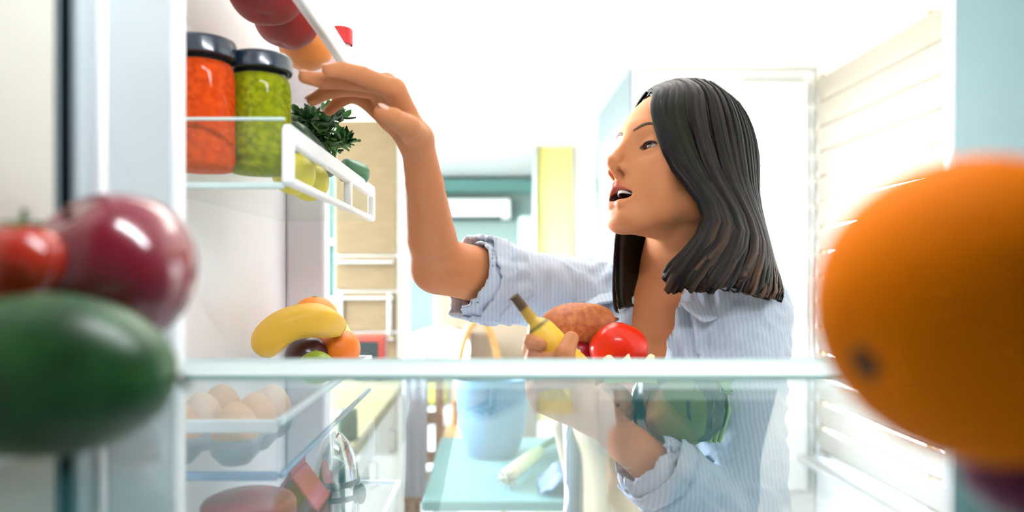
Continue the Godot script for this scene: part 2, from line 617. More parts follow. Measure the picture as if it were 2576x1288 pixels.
# ---------------------------------------------------------------- the bins of the open door
const DX := -0.315
func build_door():
	# [floor, rim, near z, far z, outer x, clear colour, framed, label]
	bin(0.258, 0.270, -0.63, -1.085, -0.181, "bin_clear", "f2f6f6", 2, "top clear door bin with a solid white front, above the jars")
	bin(0.078, 0.128, -0.635, -1.085, -0.181, "bin_green", "a9dcb8", 1, "white framed clear door bin holding the two jars and the parsley")
	bin(-0.178, -0.130, -0.625, -1.09, -0.184, "bin_blue", "a8cbe0", 0, "clear bluish door bin holding the banana, fruit and eggs")
	bin(-0.46, -0.32, -0.612, -1.09, -0.140, "bin_blue", "a8cbe0", 0, "lowest clear door bin holding the red carton and steel bottle")

func bin(y0, y1, z0, z1, x1, key, hex, framed, label):
	var x0 := DX + 0.003
	var t = thing("door_bin", label, "door bin", Vector3(x0, CY + y0, (z0 + z1) / 2))
	var o := -Vector3(x0, y0, (z0 + z1) / 2)
	var clear = mat(key, hex, 0.04, {"alpha": 0.03, "metallic_specular": 0.08})
	var white = mat("bin_white", "f7f8fa", 0.3)
	var zc: float = (z0 + z1) / 2
	var len: float = absf(z1 - z0)
	var b := MB.new()
	b.rbox(Vector3((x0 + x1) / 2, y0, zc) + o, Vector3(x1 - x0, 0.004, len), 0.001)
	b.rbox(Vector3((x0 + x1) / 2, (y0 + y1) / 2 + 0.004, z0) + o, Vector3(x1 - x0, y1 - y0 + 0.008, 0.004), 0.001)
	b.rbox(Vector3((x0 + x1) / 2, (y0 + y1) / 2 + 0.004, z1) + o, Vector3(x1 - x0, y1 - y0 + 0.008, 0.004), 0.001)
	b.rbox(Vector3(x1, (y0 + y1) / 2, zc) + o, Vector3(0.004, y1 - y0, len), 0.001)
	obj("tray", b, clear, t)
	b = MB.new()
	if framed:
		if framed == 2: b.rbox(Vector3(x1 + 0.003, (y0 + y1) / 2, zc) + o, Vector3(0.012, y1 - y0 + 0.012, len + 0.01), 0.004, 2)
		else:
			b.rbox(Vector3(x1 + 0.003, y1 - 0.006, zc) + o, Vector3(0.009, 0.018, len + 0.01), 0.003, 2)
			b.rbox(Vector3(x1 + 0.003, y0 + 0.003, zc) + o, Vector3(0.009, 0.008, len + 0.01), 0.003, 2)
			for k in [0.0, 0.60, 1.0]: b.rbox(Vector3(x1 + 0.003, (y0 + y1) / 2, lerpf(z0, z1, k)) + o, Vector3(0.010, y1 - y0, 0.012), 0.003, 2)
		obj("front_frame", b, white, t)
		b = MB.new()
		b.rbox(Vector3((x0 + x1) / 2, y1 + 0.008, z0) + o, Vector3(x1 - x0, 0.003, 0.005), 0.0013)
		obj("rim", b, mat("bin_edge", "d3e6e2", 0.2), t)
		b = MB.new()
		b.rbox(Vector3((x0 + x1) / 2, y0 - 0.001, z0) + o, Vector3(x1 - x0, 0.006, 0.006), 0.002)
		obj("base_rim", b, mat("bin_edge", "d3e6e2", 0.2), t)
	else:
		b.rbox(Vector3(x1 + 0.002, y1, zc) + o, Vector3(0.008, 0.007, len + 0.008), 0.0025, 2)
		obj("rim", b, mat("bin_rim_blue", "d8e6ee", 0.2), t)
		b = MB.new()
		b.rbox(Vector3((x0 + x1) / 2, y1 - 0.004, z0 + 0.002) + o, Vector3(x1 - x0, 0.012, 0.006), 0.003, 2)
		obj("end_rim", b, mat("bin_rim_blue", "d8e6ee", 0.2), t)
		b = MB.new()
		b.rbox(Vector3((x0 + x1) / 2, y1, z1) + o, Vector3(x1 - x0, 0.007, 0.007), 0.0025, 2)
		obj("end_rim", b, mat("bin_rim_blue", "d8e6ee", 0.2), t)
		b = MB.new()
		b.rbox(Vector3(x1 + 0.002, y0, zc) + o, Vector3(0.006, 0.005, len), 0.002)
		obj("base_edge", b, mat("bin_base_blue", "6f93b8", 0.2), t)
		b = MB.new()
		b.rbox(Vector3((x0 + x1) / 2, y0, z0) + o, Vector3(x1 - x0, 0.008, 0.006), 0.002)
		obj("base_edge", b, mat("bin_base_blue", "6f93b8", 0.2), t)

# ---------------------------------------------------------------- food
func fruit(called, label, category, at, r, prof, m, top = null, fn = null, basis = Basis.IDENTITY, group = "", seg = 40):
	var t = thing(called, label, category, at, group)
	t.basis = basis
	var b := MB.new()
	var pr := []
	for q in prof: pr.append(q * r)
	b.lathe(pr, seg, Transform3D.IDENTITY, fn)
	obj("flesh", b, m, t)
	if top: top.call(t, r)
	return t

func round_profile(squash: float, dip: float, rows := 22, low := 0.0) -> Array:   # an apple-like outline: squashed ball with a dimple at the top (and the bottom)
	var out := []
	for k in rows + 1:
		var a := -PI / 2 + PI * k / rows
		var y := sin(a) * squash
		var rr := maxf(cos(a), 0.0008)
		if a > 0: y -= dip * pow(maxf(1.0 - rr * 1.9, 0.0), 1.6)
		else: y += low * pow(maxf(1.0 - rr * 1.9, 0.0), 1.6)
		out.append(Vector2(rr, y))
	return out

func stem_top(hex, len, y):
	return func(t, r):
		var b := MB.new()
		b.tube([Vector3(0, y * r - 0.002, 0), Vector3(0.001, y * r + len * 0.5, 0.001), Vector3(0.004, y * r + len, 0.002)], [0.0016, 0.0014, 0.002], 8)
		obj("stem", b, mat("stem_" + hex, hex, 0.7), t)

func calyx_top(y):
	return func(t, r):
		var b := MB.new()
		for k in 5:
			var a := TAU * k / 5
			var d := Vector3(cos(a), 0, sin(a))
			b.tube([Vector3(0, y * r, 0), d * r * 0.3 + Vector3(0, y * r + 0.003, 0), d * r * 0.58 + Vector3(0, y * r + 0.001, 0)], [0.0014, 0.0026, 0.0006], 6, 0.4, Vector3.UP)
		b.tube([Vector3(0, y * r - 0.002, 0), Vector3(0.001, y * r + 0.009, 0)], [0.0016, 0.0015], 6)
		obj("calyx", b, mat("calyx_green", "4c6b2a", 0.6), t)

func button_top(y):
	return func(t, r):
		var b := MB.new()
		b.lathe([Vector2(r * 0.16, y * r - 0.002), Vector2(r * 0.13, y * r + 0.0008), Vector2(r * 0.05, y * r + 0.0016), Vector2(0.0003, y * r + 0.0012)], 10)
		obj("stem_end", b, mat("stem_end_green", "7d8a3a", 0.7), t)

func wobble(amp, lobes, ph = 0.0):
	return func(p: Vector3, t: float) -> Vector3:
		var k: float = 1.0 + amp * cos(lobes * t + ph)
		return Vector3(p.x * k, p.y, p.z * k)

func banana(called, label, keys, rad, group = "", side = Vector3.ZERO, neck = 0.22):
	var t = thing(called, label, "banana", keys[0], group)
	var pts := spline(keys, 34)
	var rel := []
	for p in pts: rel.append(p - keys[0])
	var rr := []
	for i in 34:
		var s := i / 33.0
		var k := 1.0
		if s < neck - 0.06: k = lerpf(0.25, 0.36, s / neck)
		elif s < neck: k = lerpf(0.36, 0.72, (s - neck + 0.06) / 0.06)
		elif s < neck + 0.23: k = lerpf(0.72, 1.0, sin((s - neck) / 0.23 * PI / 2))
		elif s > 0.8: k = maxf(1.0 - pow((s - 0.8) / 0.2, 2.2) * 0.72, 0.2)
		rr.append(rad * k)
	var yel := L("eab83a")
	var cols := []
	for i in 34:
		var s := i / 33.0
		cols.append(L("4f3526") if s < neck * 0.38 else L("7a5a30").lerp(L("c9a23c"), s / neck) if s < neck - 0.02 else L("6a5a20") if s < neck + 0.005 else L("5a4526") if s > 0.985 else yel)
	var b := MB.new()
	b.tube(rel, rr, 30, 1.0, side, cols, 0.045)     # five soft ridges
	obj("peel", b, mat("banana_peel", "ffffff", 0.45, {"vc": true}), t)
	b = MB.new()
	b.tube([rel[0] - (rel[1] - rel[0]) * 0.3, rel[0], rel[1]], [rad * 0.24, rad * 0.30, rad * 0.26], 8)
	obj("stem", b, mat("banana_stem", "4a3524", 0.8), t)
	return t

func jar(called, label, at, r, h, food_hex, fleck, key):
	var t = thing(called, label, "jar", at)
	var b := MB.new()
	b.lathe([Vector2(0.001, 0.001), Vector2(r * 0.86, 0.0), Vector2(r * 0.98, 0.004), Vector2(r, 0.012), Vector2(r, h * 0.72), Vector2(r * 0.97, h * 0.755), Vector2(r * 0.985, h * 0.78), Vector2(r * 0.9, h * 0.835), Vector2(r * 0.86, h * 0.85), Vector2(r * 0.86, h * 0.90)], 40)
	obj("glass", b, mat("jar_glass", "eef6f2", 0.03, {"alpha": 0.006, "metallic_specular": 0.2}), t)
	b = MB.new()
	var q: float = r - 0.0018
	b.lathe([Vector2(0.001, 0.004), Vector2(q * 0.9, 0.004), Vector2(q, 0.012), Vector2(q, h * 0.715), Vector2(q * 0.965, h * 0.75), Vector2(q * 0.97, h * 0.775), Vector2(q * 0.88, h * 0.825), Vector2(0.001, h * 0.828)], 40)
	obj("sauce", b, mat(key, food_hex, 0.6, {"metallic_specular": 0.15, "noise": [0.05, food_hex, fleck, Vector3.ONE * 9.0]}), t)
	b = MB.new()
	var y0: float = h * 0.865
	b.lathe([Vector2(r * 0.84, y0), Vector2(r * 0.97, y0), Vector2(r * 0.985, y0 + 0.0015), Vector2(r * 0.985, h - 0.003), Vector2(r * 0.95, h - 0.0005), Vector2(r * 0.86, h), Vector2(r * 0.84, h - 0.001), Vector2(0.001, h - 0.001)], 60, Transform3D.IDENTITY, func(p, a): return Vector3(p.x * (1 + 0.003 * signf(sin(a * 15)) * float(p.y < h - 0.002)), p.y, p.z * (1 + 0.003 * signf(sin(a * 15)) * float(p.y < h - 0.002))))
	obj("lid", b, mat("lid_navy", "18283a", 0.28, {"coat": 0.6}), t)
	return t

func build_door_food():
	jar("sauce_jar", "tall glass jar of orange-red sauce with dark blue lid, left of the green one", P(508, 440, 0.672), 0.0315, 0.125, "d44a00", "b03000", "sauce_orange")
	jar("sauce_jar", "glass jar of green sauce with dark blue lid, right of the orange one", P(655, 447, 0.71), 0.0315, 0.1195, "989c00", "6a7200", "sauce_green")
	# a wide leafy bunch of parsley and the cucumbers beside it
	parsley()
	var dark = mat("courgette_skin", "1f3d1c", 0.4, {"noise": [0.03, "16301a", "2f5426", Vector3(6, 6, 6)]})
	for k in [["courgette", "dark green courgette lying along the door bin under the parsley", [P(728, 330, 0.765), P(770, 372, 0.83), P(830, 428, 0.95)], 0.017], ["cucumber", "short green cucumber end poking from the far end of the door bin", [P(856, 424, 0.99), P(885, 432, 1.0), P(918, 442, 1.02)], 0.017]]:
		var t = thing(k[0], k[1], k[0], k[2][0])
		var pts := []
		for p in spline(k[2], 16): pts.append(p - k[2][0])
		var rr := []
		for i in 16: rr.append(k[3] * sqrt(maxf(1.0 - pow(absf(i / 15.0 * 2 - 1), 5.0), 0.02)))
		var b := MB.new()
		b.tube(pts, rr, 16)
		obj("skin", b, dark if k[0] == "courgette" else mat("cucumber_skin", "2f6b45", 0.3), t)
		b = MB.new()
		var n := pts.size() - 1
		b.tube([pts[n] - (pts[n] - pts[n - 1]) * 0.5, pts[n] + (pts[n] - pts[n - 1]).normalized() * 0.004], [k[3] * 0.3, k[3] * 0.22], 8)
		obj("tip", b, mat("tip_green", "7fa36a", 0.6), t)
	for k in 2:
		fruit("lemon", ["yellow lemon low in the jar bin, nearest behind its white frame", "second yellow lemon low in the jar bin, deeper along it"][k], "lemon", Vector3(-0.2105, CY + 0.106, -0.772 - 0.066 * k), 0.0235, [Vector2(0.001, -1.25), Vector2(0.16, -1.2), Vector2(0.3, -1.06), Vector2(0.62, -0.8), Vector2(0.88, -0.45), Vector2(0.98, 0.0), Vector2(0.88, 0.45), Vector2(0.62, 0.8), Vector2(0.3, 1.06), Vector2(0.16, 1.2), Vector2(0.001, 1.25)], mat("lemon_peel", "e8d83a", 0.4, {"bump": [0.09, 0.04, 16.0]}), stem_top("8a8a3a", 0.004, 1.24), null, along(Vector3(0.25, 0.1, -1)))
	# top bin: red peppers, an orange and a red-capped bottle, seen through the clear floor
	var red = mat("pepper_red", "8e0a06", 0.4, {"metallic_specular": 0.25})
	var spots := [[P(600, -20, 0.668), "front red pepper in the clear top bin of the door", 0.0425], [P(668, 52, 0.755), "red pepper in the top door bin, second from the front", 0.0415], [P(722, 95, 0.84), "red pepper in the top door bin, next to the orange", 0.039]]
	for s in spots:
		var c: Vector3 = s[0]
		c.y = CY + 0.2625 + s[2] * 0.93
		c.x = maxf(minf(c.x, -0.186 - s[2] * 1.06), DX + 0.006 + s[2] * 1.06)
		fruit("red_pepper", s[1], "pepper", c, s[2], round_profile(0.92, 0.22, 22, 0.16), red, stem_top("5c7a2c", 0.012, 0.68), wobble(0.03, 4.0, s[2] * 900), Basis.from_euler(Vector3(0.2, s[2] * 700, 0.15)), "peppers in the top door bin")
	fruit("orange", "small orange at the far end of the top door bin", "orange", Vector3(-0.236, CY + 0.2605 + 0.0335, -0.925), 0.035, round_profile(0.95, 0.05), mat("orange_peel_far", "e0821c", 0.4), button_top(0.9))
	var t = thing("bottle", "small bottle with red cap standing at the end of the top door bin", "bottle", Vector3(-0.2155, CY + 0.2605, -1.045))
	t.scale = Vector3.ONE * 1.22
	var b := MB.new()
	b.lathe([Vector2(0.001, 0), Vector2(0.022, 0), Vector2(0.023, 0.004), Vector2(0.023, 0.042), Vector2(0.012, 0.055), Vector2(0.011, 0.06), Vector2(0.001, 0.06)], 24)
	obj("body", b, mat("bottle_pink", "f0c6c8", 0.3), t)
	b = MB.new()
	b.lathe([Vector2(0.013, 0.058), Vector2(0.0135, 0.059), Vector2(0.0135, 0.076), Vector2(0.012, 0.078), Vector2(0.001, 0.078)], 24)
	obj("cap", b, mat("cap_red", "c0141c", 0.3), t)
	# middle bin: fruit above its rim, and eggs
	var fy := CY - 0.175
	banana("banana", "yellow banana curving over the fruit in the middle door bin", [P(852, 850, 0.955), P(838, 820, 0.935), P(790, 806, 0.905), P(726, 818, 0.89), P(680, 852, 0.883), P(668, 898, 0.882)], 0.0215, "", Vector3.ZERO, 0.16)
	fruit("orange", "orange behind the banana in the door bin", "orange", P(792, 800, 1.005), 0.032, round_profile(0.96, 0.05), mat("orange_peel", "ee8a10", 0.42, {"bump": [0.09, 0.05, 14.0]}), button_top(0.91))
	fruit("orange", "bright orange at the right end of the banana in the door bin", "orange", P(855, 878, 0.965), 0.0275, round_profile(0.97, 0.05), mat("orange_peel_red", "f07a10", 0.42, {"bump": [0.09, 0.05, 14.0]}), button_top(0.92))
	fruit("plum", "dark purple plum under the arch of the banana", "plum", P(772, 895, 0.94), 0.0285, round_profile(0.98, 0.12), mat("plum_skin", "3a1226", 0.3, {"coat": 0.3}), stem_top("4a3a20", 0.008, 0.86))
	fruit("lime", "green lime in front of the plum, half behind the shelf edge", "lime", P(795, 925, 0.885), 0.0225, round_profile(0.92, 0.0, 22), mat("lime_skin", "8aa028", 0.4, {"bump": [0.09, 0.05, 18.0]}), button_top(0.9))
	fruit("peach", "pale peach behind the right side of the banana", "peach", P(830, 850, 1.03), 0.031, round_profile(0.96, 0.12), mat("peach_skin", "eec77a", 0.6), stem_top("5a4a2a", 0.006, 0.84))
	fruit("apple", "small red apple behind the plum in the door bin", "apple", P(838, 915, 1.05), 0.028, round_profile(0.9, 0.2), mat("apple_red_small", "b92a18", 0.3), stem_top("5a3a20", 0.012, 0.7))
	var shell = [mat("egg_tan", "d3a273", 0.5), mat("egg_pale", "e0c0a4", 0.5)]
	var egg_prof := []
	for k in 19:
		var a := -PI / 2 + PI * k / 18
		egg_prof.append(Vector2(maxf(cos(a), 0.001) * (1.0 - 0.13 * sin(a)), sin(a) * 1.3))
	var words := ["brown egg nearest in the tray, on the wall side", "brown egg nearest in the tray, on the open side", "second brown egg of the wall-side row in the tray", "second brown egg of the open-side row in the tray", "third brown egg of the wall-side row in the tray", "third brown egg of the open-side row in the tray"]
	for k in 6:
		var p := Vector3(-0.285 if k % 2 == 0 else -0.232, CY - 0.176 + 0.029, -0.655 - 0.054 * (k / 2))
		fruit("egg", words[k], "egg", p, 0.0215, egg_prof, shell[k % 3 / 2], null, null, Basis.IDENTITY, "eggs in the door bin", 24)
	t = thing("egg_tray", "pale blue plastic tray with cups under the eggs in the door bin", "egg tray", Vector3(-0.2585, CY - 0.1755, -0.709))
	b = MB.new()
	b.rbox(Vector3(0, 0.0245, 0), Vector3(0.10, 0.003, 0.158), 0.001)
	obj("plate", b, mat("tray_blue", "a4c6dc", 0.3, {"alpha": 0.45}), t)
	for k in 6:
		b = MB.new()
		b.lathe([Vector2(0.001, 0.0005), Vector2(0.013, 0.001), Vector2(0.021, 0.010), Vector2(0.0245, 0.024), Vector2(0.0255, 0.026), Vector2(0.0235, 0.025), Vector2(0.020, 0.012), Vector2(0.012, 0.003), Vector2(0.001, 0.0025)], 24, Transform3D(Basis.IDENTITY, Vector3(-0.0265 if k % 2 == 0 else 0.0265, 0, 0.054 - 0.054 * (k / 2))))
		obj("cup", b, mat("tray_cup", "9cc0da", 0.3, {"alpha": 0.5}), t)
	# lowest bin: a red carton, a red lidded tub and a steel bottle
	var cb := CY - 0.4575
	t = thing("carton", "red gable-topped carton in the lowest door bin beside the steel bottle", "carton", Vector3(-0.205, cb, -0.765))
	b = MB.new()
	b.rbox(Vector3(0, 0.105, 0), Vector3(0.056, 0.21, 0.056), 0.002)
	b.slab(PackedVector2Array([Vector2(-0.027, 0.21), Vector2(0.027, 0.21), Vector2(0.0, 0.246)]), -0.027, 0.027)
	obj("box", b, mat("carton_red", "6a040a", 0.6), t)
	for s in [-1.0, 1.0]:
		b = MB.new()
		b.rbox(Vector3(0.0150 * s, 0.2285, 0), Vector3(0.0445, 0.003, 0.058), 0.001, 1, Basis(Vector3.BACK, -s * atan2(0.036, 0.027)))
		obj("gable", b, mat("carton_pink", "b84452", 0.6), t)
	b = MB.new()
	b.rbox(Vector3(0, 0.250, 0), Vector3(0.004, 0.012, 0.058), 0.001)
	obj("top_fin", b, mat("carton_fin", "b01828", 0.4), t)
	t = thing("tub", "tall round tub with red lid at the near end of the lowest door bin", "tub", Vector3(-0.222, cb, -0.662))
	b = MB.new()
	b.lathe([Vector2(0.001, 0), Vector2(0.034, 0), Vector2(0.036, 0.004), Vector2(0.040, 0.232), Vector2(0.001, 0.232)], 32)
	obj("body", b, mat("tub_pink", "a83e62", 0.4), t)
	b = MB.new()
	b.lathe([Vector2(0.039, 0.230), Vector2(0.0425, 0.231), Vector2(0.0425, 0.244), Vector2(0.040, 0.248), Vector2(0.030, 0.252), Vector2(0.001, 0.256)], 32)
	obj("lid", b, mat("tub_lid", "8e0a20", 0.35), t)
	t = thing("steel_bottle", "shiny steel bottle with a pointed dome cap in the lowest door bin", "bottle", Vector3(-0.1755, cb, -0.82))
	var steel = mat("polished_steel", "dfe5e8", 0.1, {"metallic": 1.0})
	b = MB.new()
	b.lathe([Vector2(0.001, 0), Vector2(0.025, 0), Vector2(0.0265, 0.003), Vector2(0.0265, 0.214), Vector2(0.0255, 0.216)], 36)
	obj("body", b, steel, t)
	for y in [0.200, 0.216]:
		b = MB.new()
		b.lathe([Vector2(0.0262, y), Vector2(0.0275, y + 0.001), Vector2(0.0275, y + 0.006), Vector2(0.0262, y + 0.007)], 36)
		obj("collar", b, mat("collar_dark", "1c3640", 0.3), t)
	b = MB.new()
	b.lathe([Vector2(0.026, 0.218), Vector2(0.026, 0.226), Vector2(0.0245, 0.238), Vector2(0.0205, 0.252), Vector2(0.0145, 0.264), Vector2(0.0075, 0.272), Vector2(0.001, 0.2755)], 36)
	obj("cap", b, steel, t)
	b = MB.new()
	b.ball(Vector3(0.0295, 0.205, 0.004), Vector3(0.006, 0.012, 0.008), 16)
	obj("knob", b, mat("collar_dark", "1c3640", 0.3), t)

func leaf_blade(b: MB, at: Vector3, dir: Vector3, up: Vector3, len: float, wid: float, curl: float, col: Color):
	var side := dir.cross(up).normalized()
	var nn := side.cross(dir).normalized()
	b.col = col
	var rows := []
	for i in 5:
		var s := i / 4.0
		var w := wid * sin(PI * (0.12 + 0.86 * s)) * (1.0 + 0.25 * sin(s * 19.0))
		var c := at + dir * len * s + nn * curl * len * (s * s)
		rows.append([c - side * w + nn * wid * 0.35, c, c + side * w + nn * wid * 0.35])
	b.sheet(rows, 0.0007)
	b.col = Color(1, 1, 1)

func parsley():
	var o := P(800, 400, 0.875)
	var t = thing("parsley", "bunch of dark green leafy parsley in the door bin under the hand", "parsley", o)
	var b := MB.new()
	var st := MB.new()
	for k in 46:
		var u := rng.randf()
		var d: float = 0.80 + 0.15 * u
		# the tips spread over the outline the bunch has
		var tip := P(rng.randf_range(735, 870), rng.randf_range(268, 330), d)
		if k < 5: tip = P(rng.randf_range(862, 888), rng.randf_range(340, 366), 0.93)
		elif k % 3 == 0: tip = P(rng.randf_range(750, 860), rng.randf_range(330, 385), d)
		tip.x = maxf(tip.x, DX + 0.012)
		var root := P(rng.randf_range(795, 850), rng.randf_range(395, 430), 0.90)
		root.x = clampf(root.x, -0.27, -0.19)
		st.tube([root - o, (root + tip) / 2 - o + Vector3(0, 0.01, 0), tip - o], [0.0011, 0.0009, 0.0006], 5)
		var main := (tip - root).normalized()
		for j in 9:
			var dir := (main * 0.4 + Vector3(rng.randf_range(-1, 1), rng.randf_range(-0.5, 1), rng.randf_range(-1, 1))).normalized()
			var g := L("123a14").lerp(L("3a7a2c"), pow(rng.randf(), 1.6))
			leaf_blade(b, tip - o - main * rng.randf() * 0.012, dir, Vector3(rng.randf_range(-0.5, 0.5), 1, 0.4).normalized(), rng.randf_range(0.011, 0.017), rng.randf_range(0.0045, 0.007), rng.randf_range(-0.5, 0.6), g)
	obj("leaves", b, mat("herb_leaf", "ffffff", 0.5, {"vc": true, "back": Color(0.15, 0.25, 0.08)}), t).set_meta("kind", "stuff")
	obj("stems", st, mat("herb_stem", "5d8a45", 0.6), t).set_meta("kind", "stuff")

func build_shelf_food():
	var top := CY - 0.0732
	# left pile: mango-like green fruit in front, apples behind, one on top
	fruit("mango", "large smooth dark green mango lying nearest on the shelf, in front of the apples", "mango", Vector3(-0.1755, top + 0.0325, -0.285), 0.0325, round_profile(1.0, 0.0), mat("mango_skin", "1c4a1c", 0.36, {"noise": [0.02, "143a14", "28602a", Vector3(5, 5, 5)]}), stem_top("4a3a22", 0.006, 1.48), func(p, _a): return Vector3(p.x, p.y * 1.5, p.z * 1.0), along(Vector3(1, -0.03, -0.12)), "", 48)
	var red = mat("apple_skin", "7d1428", 0.24, {"coat": 0.8})
	fruit("apple", "glossy pinkish red apple resting on top of the pile behind the green mango", "apple", Vector3(-0.184, top + 0.0735, -0.350), 0.0395, round_profile(0.96, 0.18, 26, 0.1), red, stem_top("4a2f20", 0.008, 0.76), wobble(0.02, 5.0), along(Vector3(-0.5, 1, 0.75)), "", 48)
	fruit("apple", "red apple at the bottom of the pile, hidden by the green mango", "apple", Vector3(-0.182, top + 0.0150, -0.360), 0.0158, round_profile(0.94, 0.18, 22, 0.1), red, stem_top("4a2f20", 0.008, 0.74), null, along(Vector3(0.9, 0.3, 0.2)))
	fruit("tomato", "orange-red tomato at the left edge beside the pink apple", "tomato", Vector3(-0.2045, top + 0.0775, -0.314), 0.0200, round_profile(0.86, 0.16), mat("tomato_skin", "b52a12", 0.25, {"coat": 0.5}), calyx_top(0.72))
	# right pile: a very large orange on a red onion and a plum
	fruit("orange", "huge blurred orange with a dark spot at the right edge of the shelf", "orange", Vector3(0.136, top + 0.0185 + 0.0445, -0.199), 0.0425, round_profile(0.97, 0.06, 28, 0.05), mat("orange_big", "f87f02", 0.6, {"bump": [0.09, 0.08, 12.0], "metallic_specular": 0.12}), func(tt, r):
		var b := MB.new()
		b.lathe([Vector2(0.0003, r * 0.925), Vector2(0.0035, r * 0.935), Vector2(0.005, r * 0.925), Vector2(0.0055, r * 0.90)], 12)
		obj("navel", b, mat("navel_brown", "4a2c10", 0.8), tt), null, along(Vector3(-0.91, -0.36, 0.21)), "", 56)
	fruit("red_onion", "purple red onion under the big orange", "onion", Vector3(0.159, top + 0.0140, -0.212), 0.0175, round_profile(0.8, -0.25), mat("onion_skin", "6a1c46", 0.35), stem_top("a5835a", 0.01, 1.02))
	fruit("plum", "reddish brown plum under the right side of the big orange", "plum", Vector3(0.180, top + 0.0185, -0.172), 0.019, round_profile(0.97, 0.1), mat("plum_red", "7a2a18", 0.35), stem_top("4a3a20", 0.006, 0.86))

# ---------------------------------------------------------------- the kitchen behind
func build_kitchen():
	var beige = mat("beige_board", "6c593a", 0.5, {"noise": [0.02, "695638", "6f5c3d", Vector3(1, 6, 1)]})
	var white = mat("unit_white", "f1f1ee", 0.4)
	var steel = mat("steel", "c9cccd", 0.25, {"metallic": 0.9})
	# tall oven unit
	var t = thing("oven_unit", "tall beige built-in oven unit with long steel handles behind the arm", "cabinet", Vector3(-0.5855, 0, -3.7))
	var b := MB.new()
	b.rbox(Vector3(0, 1.048, -0.01), Vector3(0.303, 2.096, 0.58), 0.006)
	obj("housing", b, white, t)
	for k in [[2.09, 1.455, beige], [1.445, 1.285, beige], [1.275, 1.09, beige], [1.08, 0.90, beige], [0.89, 0.10, beige]]:
		b = MB.new()
		b.rbox(Vector3(0, (k[0] + k[1]) / 2, 0.29), Vector3(0.295, k[0] - k[1], 0.022), 0.004)
		var dr = obj("door", b, k[2], t)
		if k[0] < 2.0 and k[0] > 1.0:
			b = MB.new()
			b.rbox(Vector3(0.0, k[0] - 0.028, 0.325), Vector3(0.27, 0.016, 0.014), 0.005, 2)
			b.rbox(Vector3(-0.12, k[0] - 0.028, 0.31), Vector3(0.014, 0.014, 0.03), 0.003)
			b.rbox(Vector3(0.12, k[0] - 0.028, 0.31), Vector3(0.014, 0.014, 0.03), 0.003)
			obj("handle", b, steel, dr)
	b = MB.new()
	b.rbox(Vector3(-0.115, 1.17, 0.306), Vector3(0.018, 0.2, 0.01), 0.003)
	obj("trim_bar", b, steel, t)
	b = MB.new()
	b.rbox(Vector3(0.115, 1.17, 0.306), Vector3(0.018, 0.2, 0.01), 0.003)
	obj("trim_bar", b, steel, t)
	t = thing("toaster", "small red toaster with a dark front below the beige oven unit", "toaster", Vector3(-0.535, 0.892, -3.22))
	b = MB.new()
	b.rbox(Vector3(0, 0.105, 0), Vector3(0.145, 0.18, 0.10), 0.015, 3)
	obj("body", b, mat("toaster_red", "8a2a18", 0.35), t)
	b = MB.new()
	b.rbox(Vector3(0, 0.13, 0.049), Vector3(0.09, 0.085, 0.008), 0.003)
	obj("front_panel", b, mat("toaster_dark", "121c1c", 0.4), t)
	b = MB.new()
	for s in [-1, 1]:
		b = MB.new()
		b.rbox(Vector3(0.05 * s, 0.008, 0), Vector3(0.02, 0.016, 0.08), 0.004)
		obj("foot", b, mat("toaster_dark", "1d2a2a", 0.3), t)
	# low run of units on the left
	t = thing("base_cabinet", "white base cabinet with a slim handle below the beige worktop", "cabinet", Vector3(-0.675, 0, -2.65))
	b = MB.new()
	b.rbox(Vector3(0, 0.46, 0), Vector3(0.56, 0.78, 1.36), 0.004)
	obj("carcass", b, white, t)
	for k in 3:
		b = MB.new()
		b.rbox(Vector3(0.29, 0.47, -0.455 + 0.455 * k), Vector3(0.02, 0.76, 0.445), 0.004)
		var dr = obj("door", b, white, t)
		b = MB.new()
		b.tube([Vector3(0.302, 0.78, -0.5 + 0.455 * k), Vector3(0.325, 0.775, -0.5 + 0.455 * k), Vector3(0.325, 0.70, -0.5 + 0.455 * k), Vector3(0.302, 0.695, -0.5 + 0.455 * k)], [0.006, 0.006, 0.006, 0.006], 8)
		obj("handle", b, mat("handle_grey", "b8b9b4", 0.35), dr)
	b = MB.new()
	b.rbox(Vector3(0, 0.04, 0), Vector3(0.52, 0.08, 1.34), 0.003)
	obj("plinth", b, mat("plinth_grey", "b5b5b0", 0.6), t)
	b = MB.new()
	b.rbox(Vector3(-0.67, 0.872, -2.65), Vector3(0.60, 0.04, 1.38), 0.005)
	tag(obj("worktop", b, mat("worktop_olive", "8a8058", 0.45)), "olive beige worktop over the white base cabinet", "worktop")
	t = thing("storage_jar", "squat dark green jar standing at the edge of the olive worktop", "jar", Vector3(-0.405, 0.892, -2.05))
	b = MB.new()
	b.lathe([Vector2(0.001, 0), Vector2(0.026, 0), Vector2(0.029, 0.004), Vector2(0.029, 0.062), Vector2(0.025, 0.07), Vector2(0.001, 0.07)], 24)
	obj("body", b, mat("bottle_green", "0c3a30", 0.3), t)
	b = MB.new()
	b.lathe([Vector2(0.026, 0.068), Vector2(0.0275, 0.069), Vector2(0.0275, 0.084), Vector2(0.001, 0.086)], 20)
	obj("lid", b, mat("cap_green", "124a40", 0.4), t)
	# a shelf of dark bottles in the gap left of the oven unit
	t = thing("wall_cabinet", "narrow teal cabinet in the gap left of the oven unit, with shelves", "cabinet", Vector3(-0.93, 0, -3.95))
	b = MB.new()
	b.rbox(Vector3(0, 1.02, -0.28), Vector3(0.37, 2.04, 0.02), 0.003)
	b.rbox(Vector3(-0.18, 1.02, -0.14), Vector3(0.02, 2.04, 0.28), 0.003)
	obj("back", b, mat("teal_board", "6d9a92", 0.6), t)
	for y in [0.9, 1.22, 1.54]:
		b = MB.new()
		b.rbox(Vector3(0, y, -0.13), Vector3(0.35, 0.02, 0.28), 0.003)
		obj("shelf", b, white, t)
